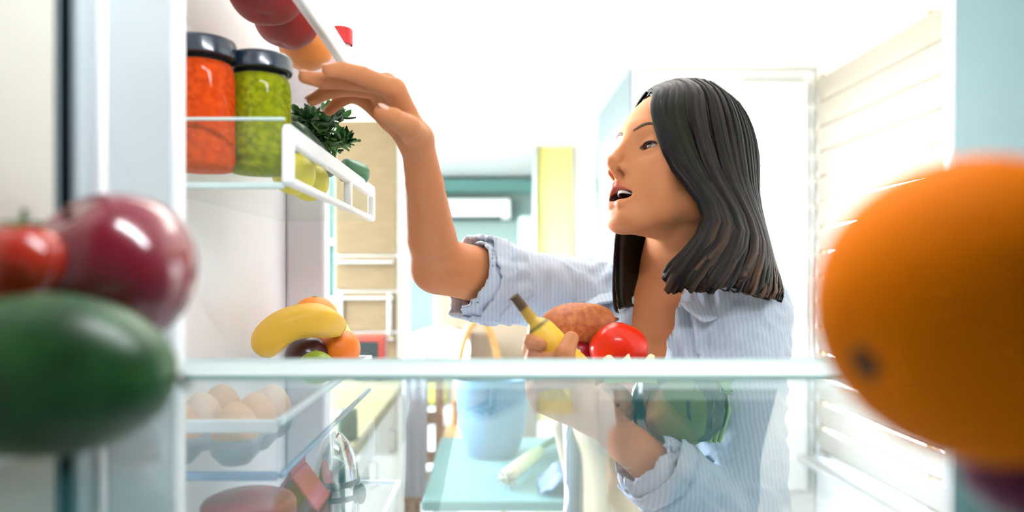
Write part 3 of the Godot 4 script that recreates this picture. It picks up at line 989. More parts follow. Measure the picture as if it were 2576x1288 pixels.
	for k in 3:
		t = thing("bottle", ["dark bottle on the low shelf in the gap left of the oven unit", "dark bottle on the middle shelf in the gap left of the oven unit", "dark bottle on the high shelf in the gap left of the oven unit"][k], "bottle", Vector3(-0.80, [0.91, 1.23, 1.55][k], -4.05), "bottles beside the oven unit")
		b = MB.new()
		b.lathe([Vector2(0.001, 0), Vector2(0.034, 0), Vector2(0.036, 0.005), Vector2(0.036, 0.14), Vector2(0.014, 0.18), Vector2(0.014, 0.22), Vector2(0.001, 0.22)], 20)
		obj("body", b, mat(["dark_glass", "dark_blue_glass", "brown_glass"][k], ["26333a", "2b4a5c", "4a3020"][k], 0.15), t)
		b = MB.new()
		b.lathe([Vector2(0.0155, 0.205), Vector2(0.016, 0.206), Vector2(0.016, 0.24), Vector2(0.001, 0.241)], 16)
		obj("cap", b, mat("cap_white", "dfe6e6", 0.4), t)
	# air conditioner on the far wall
	t = thing("air_conditioner", "white wall-mounted air conditioner on the far sage wall", "air conditioner", Vector3(-0.22, CY + 0.75, -8.55))
	b = MB.new()
	b.rbox(Vector3(0, 0, 0), Vector3(0.96, 0.24, 0.28), 0.03, 3)
	obj("body", b, mat("ac_white", "eef0ea", 0.4), t)
	b = MB.new()
	b.rbox(Vector3(-0.05, -0.112, 0.05), Vector3(0.84, 0.04, 0.19), 0.008)
	obj("shadow_strip", b, mat("ac_shadow", "28383a", 0.5), t)  # dark strip drawn as the shadow below the unit
	# pale blue cupboard by the yellow pillar
	t = thing("cupboard", "tall pale blue cupboard beside the yellow pillar at the back", "cupboard", Vector3(0.47, 0, -8.2))
	b = MB.new()
	b.rbox(Vector3(0, 1.0, 0), Vector3(0.26, 2.0, 0.5), 0.01)
	obj("body", b, mat("cupboard_blue", "c3dfe4", 0.5), t)
	b = MB.new()
	b.rbox(Vector3(0.0, 1.02, 0.255), Vector3(0.24, 1.92, 0.016), 0.005)
	obj("door", b, mat("cupboard_blue", "c3dfe4", 0.5), t)
	b = MB.new()
	b.rbox(Vector3(-0.145, 1.52, -0.1), Vector3(0.03, 0.16, 0.2), 0.005)
	obj("hinge_box", b, mat("hinge_teal", "2f6a72", 0.5), t)
	# sideboard, wooden round-back chair, white tub chair
	t = thing("sideboard", "low beige sideboard standing against the far end of the room", "sideboard", Vector3(-0.02, 0, -5.2))
	b = MB.new()
	b.rbox(Vector3(0, 0.62, 0), Vector3(0.72, 1.2, 0.4), 0.008)
	obj("body", b, mat("sideboard_beige", "927d63", 0.6), t)
	for k in 2:
		b = MB.new()
		b.rbox(Vector3(-0.175 + 0.35 * k, 0.66, 0.205), Vector3(0.335, 1.08, 0.018), 0.004)
		obj("door", b, mat("sideboard_beige", "927d63", 0.6), t)
	b = MB.new()
	b.rbox(Vector3(0, 0.02, 0), Vector3(0.68, 0.04, 0.36), 0.003)
	obj("plinth", b, mat("plinth_grey", "b5b5b0", 0.6), t)
	t = thing("round_chair", "wooden chair with a bent round back in front of the beige sideboard", "chair", Vector3(-0.06, 0, -4.2))
	var wood = mat("bent_wood", "d9a560", 0.45, {"noise": [0.02, "c98f4a", "e4b878", Vector3(2, 9, 2)]})
	b = MB.new()
	var arc := []
	var ar := []
	for k in 15:
		var a := PI * k / 14
		arc.append(Vector3(0.13 * cos(a), 0.62 + 0.47 * sin(a), 0.0))
		ar.append(0.022)
	b.tube(arc, ar, 10)
	obj("back_frame", b, wood, t)
	b = MB.new()
	b.rbox(Vector3(0, 0.9, -0.004), Vector3(0.11, 0.22, 0.012), 0.005)
	obj("back_panel", b, mat("chair_taupe", "8d7a68", 0.7), t)
	b = MB.new()
	b.rbox(Vector3(0, 0.455, 0.16), Vector3(0.38, 0.04, 0.38), 0.018, 3)
	obj("seat", b, wood, t)
	for k in 4:
		b = MB.new()
		var s := Vector3(-0.14 + 0.28 * (k % 2), 0, 0.0 if k < 2 else 0.31)
		b.tube([s + Vector3(0, 0, 0), s + Vector3(0, 0.62 if k < 2 else 0.45, 0)], [0.016, 0.02], 10)
		obj("leg", b, wood, t)
	t = thing("tub_chair", "white rounded tub chair left of the wooden one", "chair", Vector3(-0.33, 0, -4.72))
	b = MB.new()
	var rows := []
	for i in 8:
		var row := []
		for j in 15:
			var a := PI * 1.15 * (j / 14.0 - 0.5) - PI / 2
			var rr := 0.20 + 0.03 * i / 7.0
			row.append(Vector3(rr * cos(a), 0.99 - 0.55 * i / 7.0 - 0.16 * pow(absf(j / 7.0 - 1), 2.0) * (1 - i / 7.0), rr * sin(a)))
		rows.append(row)
	b.sheet(rows, 0.05)
	obj("backrest", b, mat("tub_white", "f3f2ef", 0.8), t)
	b = MB.new()
	b.rbox(Vector3(0, 0.44, 0), Vector3(0.40, 0.1, 0.38), 0.04, 3)
	obj("seat", b, mat("tub_white", "f3f2ef", 0.8), t)
	for k in 4:
		b = MB.new()
		b.tube([Vector3(-0.15 + 0.3 * (k % 2), 0, -0.14 if k < 2 else 0.14), Vector3(-0.13 + 0.26 * (k % 2), 0.4, -0.12 if k < 2 else 0.12)], [0.012, 0.016], 8)
		obj("leg", b, wood, t)
	b = MB.new()
	b.rbox(Vector3(0, 0, 0), Vector3(0.17, 0.15, 0.07), 0.03, 3, Basis.from_euler(Vector3(-0.3, 0, 0)))
	var cu = obj("cushion", b, mat("cushion_lime", "c3bf4a", 0.8))
	cu.position = Vector3(-0.36, 0.57, -4.72)
	tag(cu, "small yellow-green cushion on the white tub chair", "cushion")
	# table under the glass: cloth, blue bowl, leek, blue napkin
	t = thing("dining_table", "pale table seen through the glass shelf with a blue bowl on it", "table", Vector3(0.25, 0, -2.28))
	b = MB.new()
	b.rbox(Vector3(0, 0.745, 0), Vector3(0.86, 0.03, 0.74), 0.008, 2)
	obj("tabletop", b, mat("table_aqua", "6d9894", 0.5), t)
	for k in 4:
		b = MB.new()
		b.rbox(Vector3(-0.38 + 0.76 * (k % 2), 0.365, -0.32 if k < 2 else 0.32), Vector3(0.045, 0.73, 0.045), 0.006)
		obj("leg", b, white, t)
	t = thing("bowl", "deep pale blue bowl on the table, standing in for a reflection in the glass shelf", "bowl", Vector3(0.012, 0.76, -2.40))  # stands in for a pale blue reflection in the shelf glass
	b = MB.new()
	b.lathe([Vector2(0.001, 0.0), Vector2(0.075, 0.0), Vector2(0.085, 0.006), Vector2(0.112, 0.09), Vector2(0.122, 0.19), Vector2(0.128, 0.255), Vector2(0.125, 0.26), Vector2(0.119, 0.255), Vector2(0.112, 0.19), Vector2(0.10, 0.09), Vector2(0.07, 0.015), Vector2(0.001, 0.012)], 40)
	obj("body", b, mat("bowl_blue", "4f7d96", 0.35), t)
	b = MB.new()
	b.lathe([Vector2(0.06, -0.001), Vector2(0.078, -0.001), Vector2(0.078, 0.006), Vector2(0.06, 0.006)], 32)
	obj("foot", b, mat("bowl_foot", "6d94a8", 0.35), t)
	t = thing("leek", "white and green leek lying on the table with its roots towards us", "leek", Vector3(0.05, 0.792, -2.02))
	b = MB.new()
	var lk := [Vector3(0, 0, 0), Vector3(0.05, 0, -0.13), Vector3(0.11, 0.0, -0.28)]
	b.tube(lk, [0.022, 0.023, 0.021], 16, 1.0, Vector3.ZERO, [L("d8d2b0"), L("bcc890"), L("86a860")])
	obj("stalk", b, mat("leek_stalk", "ffffff", 0.4, {"vc": true}), t)
	for k in 5:
		b = MB.new()
		leaf_blade(b, Vector3(0.105, 0.002 * k, -0.27), Vector3(0.35 + 0.16 * k, 0.10 * k, -0.9).normalized(), Vector3.UP, 0.24, 0.018, -0.1, L("6f9a4a").lerp(L("3f6e35"), k / 5.0))
		obj("leaf", b, mat("herb_leaf", "ffffff", 0.5, {"vc": true}), t)
	b = MB.new()
	for k in 26:
		var d := Vector3(rng.randf_range(-1, 1), rng.randf_range(-0.6, 0.8), rng.randf_range(0.1, 1)).normalized()
		b.tube([Vector3.ZERO + d * 0.012, d * 0.03 + Vector3(0, 0, 0.008), d * rng.randf_range(0.03, 0.045) + Vector3(0, -0.006, 0.018)], [0.0018, 0.0012, 0.0006], 5)
	var roots = obj("roots", b, mat("leek_root", "8a7454", 0.8), t)
	roots.set_meta("kind", "stuff")
	b = MB.new()
	rows = []
	for i in 9:
		var row := []
		for j in 11:
			row.append(Vector3(-0.06 + 0.12 * i / 8.0, 0.03 + 0.05 * exp(-pow((i - 4) / 2.2, 2)) * (0.7 + 0.3 * sin(j * 1.1)) + 0.006 * sin(i * 2.0 + j), 0.09 - 0.18 * j / 10.0))
		rows.append(row)
	rows.reverse()
	b.sheet(rows, 0.004)
	var nap = obj("napkin", b, mat("napkin_blue", "6d84a6", 0.9))
	nap.position = Vector3(0.20, 0.742, -2.02)
	tag(nap, "crumpled slate blue napkin on the table right of the leek roots", "napkin")
	# beige chair in front of the table, wooden chair with a towel on the left
	t = thing("beige_chair", "beige upholstered chair behind the forearm, seen through the glass shelf", "chair", Vector3(0.372, 0, -1.62))
	b = MB.new()
	b.rbox(Vector3(-0.01, 0.83, 0.0), Vector3(0.34, 0.50, 0.05), 0.024, 3, Basis.from_euler(Vector3(-0.1, 0, 0.22)))
	var sofa = mat("chair_beige", "cfc0a6", 0.9, {"noise": [0.06, "7e6f57", "8d7d64", Vector3(8, 8, 8)]})
	obj("backrest", b, sofa, t)
	b = MB.new()
	b.rbox(Vector3(0, 0.455, -0.19), Vector3(0.38, 0.07, 0.36), 0.03, 3)
	obj("seat", b, sofa, t)
	for k in 4:
		b = MB.new()
		var s := Vector3(-0.15 + 0.3 * (k % 2), 0, 0.0 if k < 2 else -0.33)
		b.tube([s, s + Vector3(0, 0.66 if k < 2 else 0.44, 0)], [0.013, 0.018], 8)
		obj("leg", b, wood, t)
	t = thing("wooden_chair", "brown wooden chair left of the table with a towel over its back", "chair", Vector3(-0.262, 0, -2.90))
	var brown = mat("brown_wood", "9a6f4c", 0.5, {"noise": [0.02, "845b3c", "ab8058", Vector3(3, 10, 3)]})
	for k in 4:
		b = MB.new()
		var s := Vector3(-0.062 + 0.124 * (k % 2), 0, 0.0 if k < 2 else -0.34)
		b.rbox(s + Vector3(0, 0.5 if k < 2 else 0.22, 0), Vector3(0.034, 1.0 if k < 2 else 0.44, 0.03), 0.008, 2)
		obj("leg", b, brown, t)
	b = MB.new()
	b.rbox(Vector3(0, 0.455, -0.17), Vector3(0.17, 0.03, 0.38), 0.01, 2)
	obj("seat", b, brown, t)
	for y in [0.62, 0.78, 0.95]:
		b = MB.new()
		b.rbox(Vector3(0, y, 0), Vector3(0.13, 0.05, 0.018), 0.006, 2)
		obj("rail", b, brown, t)
	b = MB.new()
	rows = []
	for i in 15:
		var row := []
		for j in 9:
			var s: float = i / 14.0
			var z: float = 0.032 if s < 0.62 else lerpf(0.032, -0.032, (s - 0.62) / 0.12) if s < 0.74 else -0.032
			var y: float = lerpf(0.47, 1.014, s / 0.62) if s < 0.62 else 1.016 + 0.012 * sin((s - 0.62) / 0.12 * PI) if s < 0.74 else lerpf(1.014, 0.62, (s - 0.74) / 0.26)
			row.append(Vector3(-0.082 + 0.095 * j / 8.0, y, z + 0.005 * sin(j * 1.9)))
		rows.append(row)
	rows.reverse()
	b.sheet(rows, 0.006)
	var tw = obj("tea_towel", b, towel_mat())
	tw.position = Vector3(-0.262, 0.0, -2.90)
	tag(tw, "pale grey checked tea towel hanging over the brown wooden chair", "towel")
	# slats across the right window
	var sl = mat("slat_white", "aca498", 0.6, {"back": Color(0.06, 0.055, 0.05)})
	var shutter = thing("window_shutter", "white horizontal slatted shutter across the right window", "shutter", Vector3(1.83, CY, -2.5))
	for k in 15:
		b = MB.new()
		var by := Basis.from_euler(Vector3(0, 0, 0.22))
		var ctr := Vector3(0, 0.996 - 0.1375 * k + 0.01, 0)
		b.rbox(ctr, Vector3(0.014, 0.126, 2.96), 0.004, 1, by)
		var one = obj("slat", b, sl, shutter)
		b = MB.new()
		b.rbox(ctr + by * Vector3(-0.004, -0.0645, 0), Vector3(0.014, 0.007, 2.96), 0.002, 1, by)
		obj("edge_strip", b, mat("slat_gap_shade", "3f2f1c", 0.6), one)  # dark strip paints in the shadow gap under each slat
	for z in [-1.47, -0.5, 0.5, 1.47]:
		b = MB.new()
		b.rbox(Vector3(0.025, 0.05, z), Vector3(0.02, 2.1, 0.04), 0.004)
		obj("stile", b, mat("stile_brown", "a98a5e", 0.6), shutter)

func towel_mat():
	var im := Image.create(64, 64, false, Image.FORMAT_RGB8)
	for x in 64:
		for y in 64:
			var a := 0.0
			if x % 16 < 4: a += 0.12
			if y % 16 < 4: a += 0.12
			im.set_pixel(x, y, Color(0.72 - a, 0.72 - a, 0.75 - a * 0.8))
	var m := StandardMaterial3D.new()
	m.albedo_texture = ImageTexture.create_from_image(im)
	m.uv1_triplanar = true
	m.uv1_scale = Vector3.ONE * 16.0
	m.roughness = 0.9
	return m

# ---------------------------------------------------------------- the woman
var HX: Transform3D                      # head frame: x her left, y up, z forward, origin at eye level between the ears
var HI: Transform3D
var TM: Transform3D                      # torso frame: x her left, y up, z forward, origin between the shoulders
var TI: Transform3D
var limb := []                           # [a, b, radius a, radius b, blend]
var fingers := []
var cloth := []
var folds := FastNoiseLite.new()
var SR: Vector3; var SL: Vector3; var ER: Vector3; var EL: Vector3; var WR: Vector3; var WL: Vector3

func pose():
	HX = Transform3D(Basis(Vector3.UP, deg_to_rad(-61.1)) * Basis(Vector3.RIGHT, deg_to_rad(-17.2)) * Basis(Vector3.BACK, deg_to_rad(5.7)), Vector3(0.2557, CY + 0.140, -0.9684))
	HI = HX.affine_inverse()
	var l := Vector3(0.74, -0.02, 0.672).normalized()
	var f := l.cross(Vector3.UP).normalized()
	TM = Transform3D(Basis(l, f.cross(l).normalized(), f), Vector3(0.262, CY - 0.05, -1.055))
	TI = TM.affine_inverse()
	SR = TM * Vector3(-0.148, 0.005, 0.0)
	SL = TM * Vector3(0.112, -0.005, 0.0)
	ER = P(1103, 668, 0.965)
	WR = P(1050, 358, 0.79)
	EL = Vector3(0.305, CY - 0.325, -0.862)
	WL = Vector3(0.114, CY - 0.155, -0.795)
	limb = []
	# neck, shoulders, trunk, hips, legs (a size down under the clothes)
	bone(HX * Vector3(0, -0.05, -0.030), TM * Vector3(0, 0.03, -0.012), 0.047, 0.052, 0.03)
	for s in [-1.0, 1.0]:
		bone(TM * Vector3(0.03 * s, 0.035, -0.015), TM * Vector3(0.095 if s > 0 else -0.13, 0.012, -0.005), 0.033, 0.034, 0.04)
		bone(TM * Vector3(0.012 * s, 0.004, 0.043), TM * Vector3(0.09 * s, 0.018, 0.03), 0.0085, 0.009, 0.03)
		bone(TM * Vector3(0.05 * s, -0.07, 0.0), TM * Vector3(0.045 * s, -0.26, 0.0), 0.075, 0.066, 0.05)
		bone(TM * Vector3(0.065 * s, -0.15, 0.055), TM * Vector3(0.066 * s, -0.17, 0.06), 0.04, 0.042, 0.05)
		bone(TM * Vector3(0.05 * s, -0.26, 0.0), TM * Vector3(0.07 * s, -0.46, -0.005), 0.064, 0.085, 0.05)
		var hip := TM * Vector3(0.075 * s, -0.52, -0.005)
		var foot := TM * Vector3(0.09 * s, 0, -0.02)
		foot.y = 0.07
		var knee := (hip + foot) / 2 + TM.basis.z * 0.015
		bone(hip, knee, 0.078, 0.05, 0.05)
		bone(knee, foot, 0.05, 0.034, 0.03)
		bone(foot + Vector3(0, -0.035, 0), foot + TM.basis.z * 0.14 + Vector3(0, -0.045, 0), 0.033, 0.026, 0.03)
	bone(TM * Vector3(0, -0.01, 0.006), TM * Vector3(0, -0.12, 0.016), 0.055, 0.06, 0.04)
	# arms
	bone(SR, ER, 0.045, 0.0375, 0.03)
	bone(SL, EL, 0.045, 0.037, 0.03)
	arm([ER, ER.lerp(WR, 0.28) + Vector3(-0.003, 0, 0), ER.lerp(WR, 0.7), WR], [0.0345, 0.0315, 0.0225, 0.0178])
	arm([EL, EL.lerp(WL, 0.3), EL.lerp(WL, 0.75), WL], [0.036, 0.0335, 0.0235, 0.0185])
	# hands: [points, radii, blend with what is there]
	fingers = []
	# right hand, reaching, palm down, thumb towards us
	var kn := [P(992, 226, 0.738), P(972, 213, 0.757), P(952, 226, 0.776), P(930, 254, 0.797)]
	var pr := [0.0125, 0.0125, 0.012, 0.0115]
	for k in 4: finger([WR.lerp(kn[k], 0.1), WR.lerp(kn[k], 0.55), kn[k]], [0.0148, 0.0135, pr[k]], 0.008)
	finger([P(1050, 346, 0.775), P(1028, 320, 0.742), P(990, 297, 0.722), P(960, 283, 0.713)], [0.0145, 0.0125, 0.0102, 0.0078], 0.006)
	finger([kn[0], P(912, 190, 0.716), P(860, 176, 0.702), P(826, 177, 0.694)], [0.0108, 0.0092, 0.0080, 0.0064], 0.004)
	finger([kn[1], P(880, 203, 0.737), P(812, 203, 0.723), P(766, 194, 0.714)], [0.0108, 0.0092, 0.0080, 0.0064], 0.004)
	finger([kn[2], P(878, 221, 0.760), P(822, 232, 0.753), P(786, 252, 0.750)], [0.0105, 0.0088, 0.0077, 0.0062], 0.004)
	finger([kn[3], P(884, 240, 0.788), P(852, 256, 0.782), P(828, 279, 0.779)], [0.0098, 0.0080, 0.0070, 0.0056], 0.004)
	# left hand, closed round the banana
	var lk := [P(1362, 925, 0.832), P(1352, 955, 0.826), P(1352, 985, 0.820), P(1362, 1013, 0.815)]
	for k in 4: finger([WL, WL.lerp(lk[k], 0.55), lk[k]], [0.018, 0.0155, 0.0115], 0.014)
	var by := [0.0, 34.0, 66.0, 96.0]
	for k in 4:
		var o: float = by[k]
		finger([lk[k], P(1333 + o * 0.12, 880 + o, 0.826), P(1336 + o * 0.25, 858 + o, 0.796), P(1362 + o * 0.3, 866 + o, 0.775)], [0.0105, 0.0092, 0.0082, 0.0066], 0.004)
	finger([WL + Vector3(0, 0.01, 0.006), P(1428, 945, 0.775), P(1420, 892, 0.772), P(1437, 852, 0.785)], [0.0165, 0.0135, 0.0108, 0.0084], 0.01)
	# shirt
	cloth = []
	for s in [-1.0, 1.0]:
		cl(TM * Vector3(0.0, 0.036, -0.025), TM * Vector3(0.10 if s > 0 else -0.135, 0.006, -0.005), 0.046, 0.050, 0.05)
		cl(TM * Vector3(0.055 * s, -0.06, -0.004), TM * Vector3(0.052 * s, -0.27, 0.0), 0.093, 0.088, 0.06)
		cl(TM * Vector3(0.062 * s, -0.15, 0.055), TM * Vector3(0.066 * s, -0.18, 0.058), 0.052, 0.054, 0.05)
		cl(TM * Vector3(0.052 * s, -0.27, 0.0), TM * Vector3(0.075 * s, -0.53, 0.0), 0.088, 0.108, 0.06)
	cl(TM * Vector3(0, -0.07, 0.012), TM * Vector3(0, -0.27, 0.020), 0.088, 0.090, 0.04)
	cl(SR, SR.lerp(ER, 0.74) + Vector3(0, -0.006, 0), 0.056, 0.056, 0.05)
	cl(SL, EL, 0.057, 0.053, 0.05)
	cl(EL, EL.lerp(WL, 0.60), 0.053, 0.042, 0.03)

func arm(pts, rr):
	for i in pts.size() - 1: bone(pts[i], pts[i + 1], rr[i], rr[i + 1], 0.012 if i == 0 else 0.003)

func bone(a, b, ra, rb, k): limb.append([a, b, ra, rb, k])
func cl(a, b, ra, rb, k): cloth.append([a, b, ra, rb, k])
func finger(pts, rr, k): fingers.append([pts, rr, k])

func head_sdf(p: Vector3) -> float:
	var x := absf(p.x)
	var q := Vector3(x, p.y, p.z)
	var d := ellipsoid(p - Vector3(0, 0.028, -0.006), Vector3(0.073, 0.082, 0.094))
	d = smin(d, ellipsoid(p - Vector3(0, -0.022, 0.036), Vector3(0.056, 0.072, 0.053)), 0.03)
	# jaw and chin
	d = smin(d, capsule(q, Vector3(0.050, -0.060, 0.012), Vector3(0.014, -0.098, 0.070), 0.014, 0.0155), 0.03)
	d = smin(d, capsule(q, Vector3(0.054, -0.02, 0.004), Vector3(0.050, -0.062, 0.012), 0.016, 0.014), 0.02)
	d = smin(d, ellipsoid(p - Vector3(0, -0.1005, 0.0785), Vector3(0.017, 0.0135, 0.0145)), 0.016)
	# floor of the mouth
	d = smin(d, capsule(p, Vector3(0, -0.085, 0.055), Vector3(0, -0.075, 0.0), 0.022, 0.03), 0.02)
	# cheeks, brow, mouth mound
	d = smin(d, ellipsoid(q - Vector3(0.043, -0.026, 0.058), Vector3(0.018, 0.016, 0.017)), 0.022)
	d = smin(d, ellipsoid(q - Vector3(0.030, -0.052, 0.058), Vector3(0.022, 0.026, 0.022)), 0.02)
	d = smin(d, capsule(q, Vector3(0.0, 0.021, 0.0835), Vector3(0.036, 0.022, 0.0695), 0.0065, 0.007), 0.016)
	d = smin(d, ellipsoid(p - Vector3(0, -0.066, 0.075), Vector3(0.024, 0.022, 0.0195)), 0.016)
	# eye sockets
	d = smax(d, -(Vector3(x - 0.030, p.y - EY, p.z - 0.0985).length() - 0.0165), 0.014)
	# lids with a slit
	var e := Vector3(x - 0.0305, p.y - EY, p.z - 0.0700)
	var lid := e.length() - 0.0152
	var slit := ellipsoid(e - Vector3(0.0008, -0.0006 + 0.0012 * e.x / 0.012, 0.0135), Vector3(0.0128, 0.0040, 0.012))
	d = smin(d, lid, 0.005)
	d = smax(d, -slit, 0.0015)
	# nose
	d = smin(d, capsule(p, Vector3(0, 0.010, 0.0855), Vector3(0, -0.0315, 0.1085), 0.0066, 0.0070), 0.012)
	d = smin(d, ellipsoid(p - Vector3(0, -0.0345, 0.1090), Vector3(0.0080, 0.0070, 0.0080)), 0.006)
	d = smin(d, ellipsoid(q - Vector3(0.0112, -0.0405, 0.0965), Vector3(0.0058, 0.0064, 0.0092)), 0.006)
	d = smin(d, capsule(p, Vector3(0, -0.042, 0.107), Vector3(0, -0.050, 0.0955), 0.0042, 0.005), 0.005)
	d = smax(d, -ellipsoid(q - Vector3(0.0066, -0.0480, 0.1015), Vector3(0.0036, 0.0042, 0.0058)), 0.002)
	# the root of the nose and the bone under it
	d = smin(d, capsule(p, Vector3(0, 0.006, 0.074), Vector3(0, -0.036, 0.0885), 0.0095, 0.0085), 0.012)
	d = smin(d, ellipsoid(q - Vector3(0.012, -0.046, 0.0735), Vector3(0.020, 0.020, 0.0165)), 0.014)
	d = smax(d, -ellipsoid(q - Vector3(0.0070, -0.0478, 0.1000), Vector3(0.0046, 0.0064, 0.0076)), 0.0015)
	# lips, parted
	d = smin(d, capsule(q, Vector3(0.0022, -0.0605, 0.0962), Vector3(0.0230, -0.0730, 0.0815), 0.0052, 0.0028), 0.004)
	d = smin(d, capsule(p, Vector3(-0.008, -0.0850, 0.0905), Vector3(0.008, -0.0850, 0.0905), 0.0056, 0.0056), 0.004)
	d = smin(d, capsule(q, Vector3(0.008, -0.0850, 0.0905), Vector3(0.0230, -0.0755, 0.0800), 0.0054, 0.0028), 0.004)
	d = smax(d, -ellipsoid(Vector3(x, p.y + 0.0735 - 0.04 * x, p.z - 0.094), Vector3(0.0225, 0.0080, 0.025)), 0.0018)
	d = smax(d, -(capsule(p, Vector3(0, -0.055, 0.104), Vector3(0, -0.0595, 0.1035), 0.002, 0.0028)), 0.004)
	# ear
	if x > 0.05:
		var er := ellipsoid(q - Vector3(0.0745, -0.004, -0.006), Vector3(0.007, 0.028, 0.017))
		er = smax(er, -ellipsoid(q - Vector3(0.081, -0.002, -0.003), Vector3(0.006, 0.019, 0.010)), 0.004)
		d = smin(d, er, 0.006)
	return d

func limbs_sdf(p: Vector3) -> float:
	var d := 1.0
	for b in limb:
		var c := capsule(p, b[0], b[1], b[2], b[3])
		if c < d + b[4]: d = smin(d, c, b[4])
	return d

func hand_sdf(p: Vector3) -> float:
	var d := 1.0
	for f in fingers:
		var pts = f[0]
		var rr = f[1]
		if (p - pts[0]).length() > 0.16: continue
		var c := 1.0
		for i in pts.size() - 1:
			c = smin(c, capsule(p, pts[i], pts[i + 1], rr[i], rr[i + 1]), 0.002)
		d = smin(d, c, f[2])
	return d

func skin_sdf(p: Vector3) -> float:
	var d := limbs_sdf(p)
	var hp := HI * p
	if hp.length() < 0.22: d = smin(d, head_sdf(hp), 0.022)
	return d

func arm_sdf(p: Vector3) -> float:
	return smin(limbs_sdf(p), hand_sdf(p), 0.012)

func shirt_sdf(p: Vector3) -> float:
	var d := 1.0
	for b in cloth:
		var c := capsule(p, b[0], b[1], b[2], b[3])
		if c < d + b[4]: d = smin(d, c, b[4])
	if d > 0.03: return d
	# folds: rings round the sleeves, long soft drapes on the trunk
	var q := TI * p
	var ax := (ER - SR).normalized()
	var w := clampf((-q.x - 0.10) / 0.06, 0.0, 1.0)
	var u := ax.dot(p - SR)
	var n1 := folds.get_noise_3dv(p * 26.0 + ax * u * 40.0)
	var al := (EL - SL).normalized()
	var wl := clampf((q.x - 0.085) / 0.05, 0.0, 1.0)
	var n2 := folds.get_noise_3dv(p * 24.0 + al * al.dot(p - SL) * 26.0 + Vector3(7, 3, 1))
	var n3 := folds.get_noise_3dv(Vector3(q.x * 46.0 + q.y * 16.0, q.y * 11.0, q.z * 40.0))
	var n := n1 * w + n2 * wl + n3 * (1.0 - maxf(w, wl))
	d += 0.013 * (absf(n) - 0.2)
	# armhole seam and the drapes that run down beside the open front
	d += 0.004 * exp(-pow((q.x - 0.112 - 0.42 * (q.y + 0.02)) / 0.0035, 2.0))
	if q.z > 0.0 and q.x > 0.02 and q.x < 0.13: d += 0.0036 * sin((q.x + q.y * 0.42) * 300.0) * sin((q.x - 0.02) / 0.11 * PI)
	# open neck: a V that runs down the chest, and a round hole for the neck
	var vw := 0.034 * clampf((q.y + 0.215) / 0.19, 0.0, 1.0)
	var vee := maxf(absf(q.x - 0.020) - vw, -q.z - 0.0)
	d = smax(d, -maxf(vee, -(q.y + 0.215)), 0.006)
	d = smax(d, -(Vector2(q.x, q.z + 0.002).length() - 0.058 - maxf(q.y, 0.0) * 0.3), 0.006) if q.y > -0.02 else d
	# unbuttoned below, over a camisole
	if q.z > 0.0 and q.y < -0.10: d = smax(d, -(absf(q.x + 0.035) - lerpf(0.035, 0.075, clampf((-q.y - 0.10) / 0.12, 0.0, 1.0))), 0.006)
	# sleeves are open at the cuffs
	d = smax(d, -capsule(p, SR.lerp(ER, 0.70) + Vector3(0, -0.004, 0), SR.lerp(ER, 1.1), 0.045, 0.045), 0.004)
	d = smax(d, -capsule(p, EL.lerp(WL, 0.58), EL.lerp(WL, 0.9), 0.032, 0.032), 0.004)
	return d

const EY := -0.0080
const LIP := Color(0.44, 0.100, 0.075)
const SKIN := Color(0.47, 0.183, 0.076)

func skin_color(p: Vector3) -> Color:
	var c := SKIN
	var h := HI * p
	if h.length() < 0.16 and h.z > 0.03:
		var x := absf(h.x)
		# lips
		var dl := minf(capsule(Vector3(x, h.y, h.z), Vector3(0.0022, -0.0612, 0.0962), Vector3(0.0222, -0.0730, 0.0815), 0.0050, 0.0024), capsule(Vector3(x, h.y, h.z), Vector3(0.0, -0.0848, 0.0905), Vector3(0.0222, -0.0752, 0.0800), 0.0053, 0.0024))
		c = c.lerp(LIP, clampf(1.25 - dl / 0.0014, 0.0, 1.0) * 0.8)
		if ellipsoid(Vector3(x, h.y + 0.0735 - 0.04 * x, h.z - 0.094), Vector3(0.0222, 0.0082, 0.025)) < 0.0010 and h.z < 0.0875: c = Color(0.05, 0.016, 0.014)
		# warmer cheeks and nose
		c = c.lerp(Color(0.40, 0.14, 0.075), 0.35 * exp(-Vector3(x - 0.045, h.y + 0.03, h.z - 0.065).length_squared() / 0.0005))
		# lash line
		var e := Vector3(x - 0.0305, h.y - EY, h.z - 0.0700)
		var sl := ellipsoid(e - Vector3(0.0008, -0.0006, 0.0135), Vector3(0.0128, 0.0040, 0.012))
		if sl < 0.0011 and sl > -0.004 and e.length() > 0.0125: c = c.lerp(Color(0.05, 0.03, 0.025), 0.85 if h.y > EY - 0.001 else 0.45)
	return c

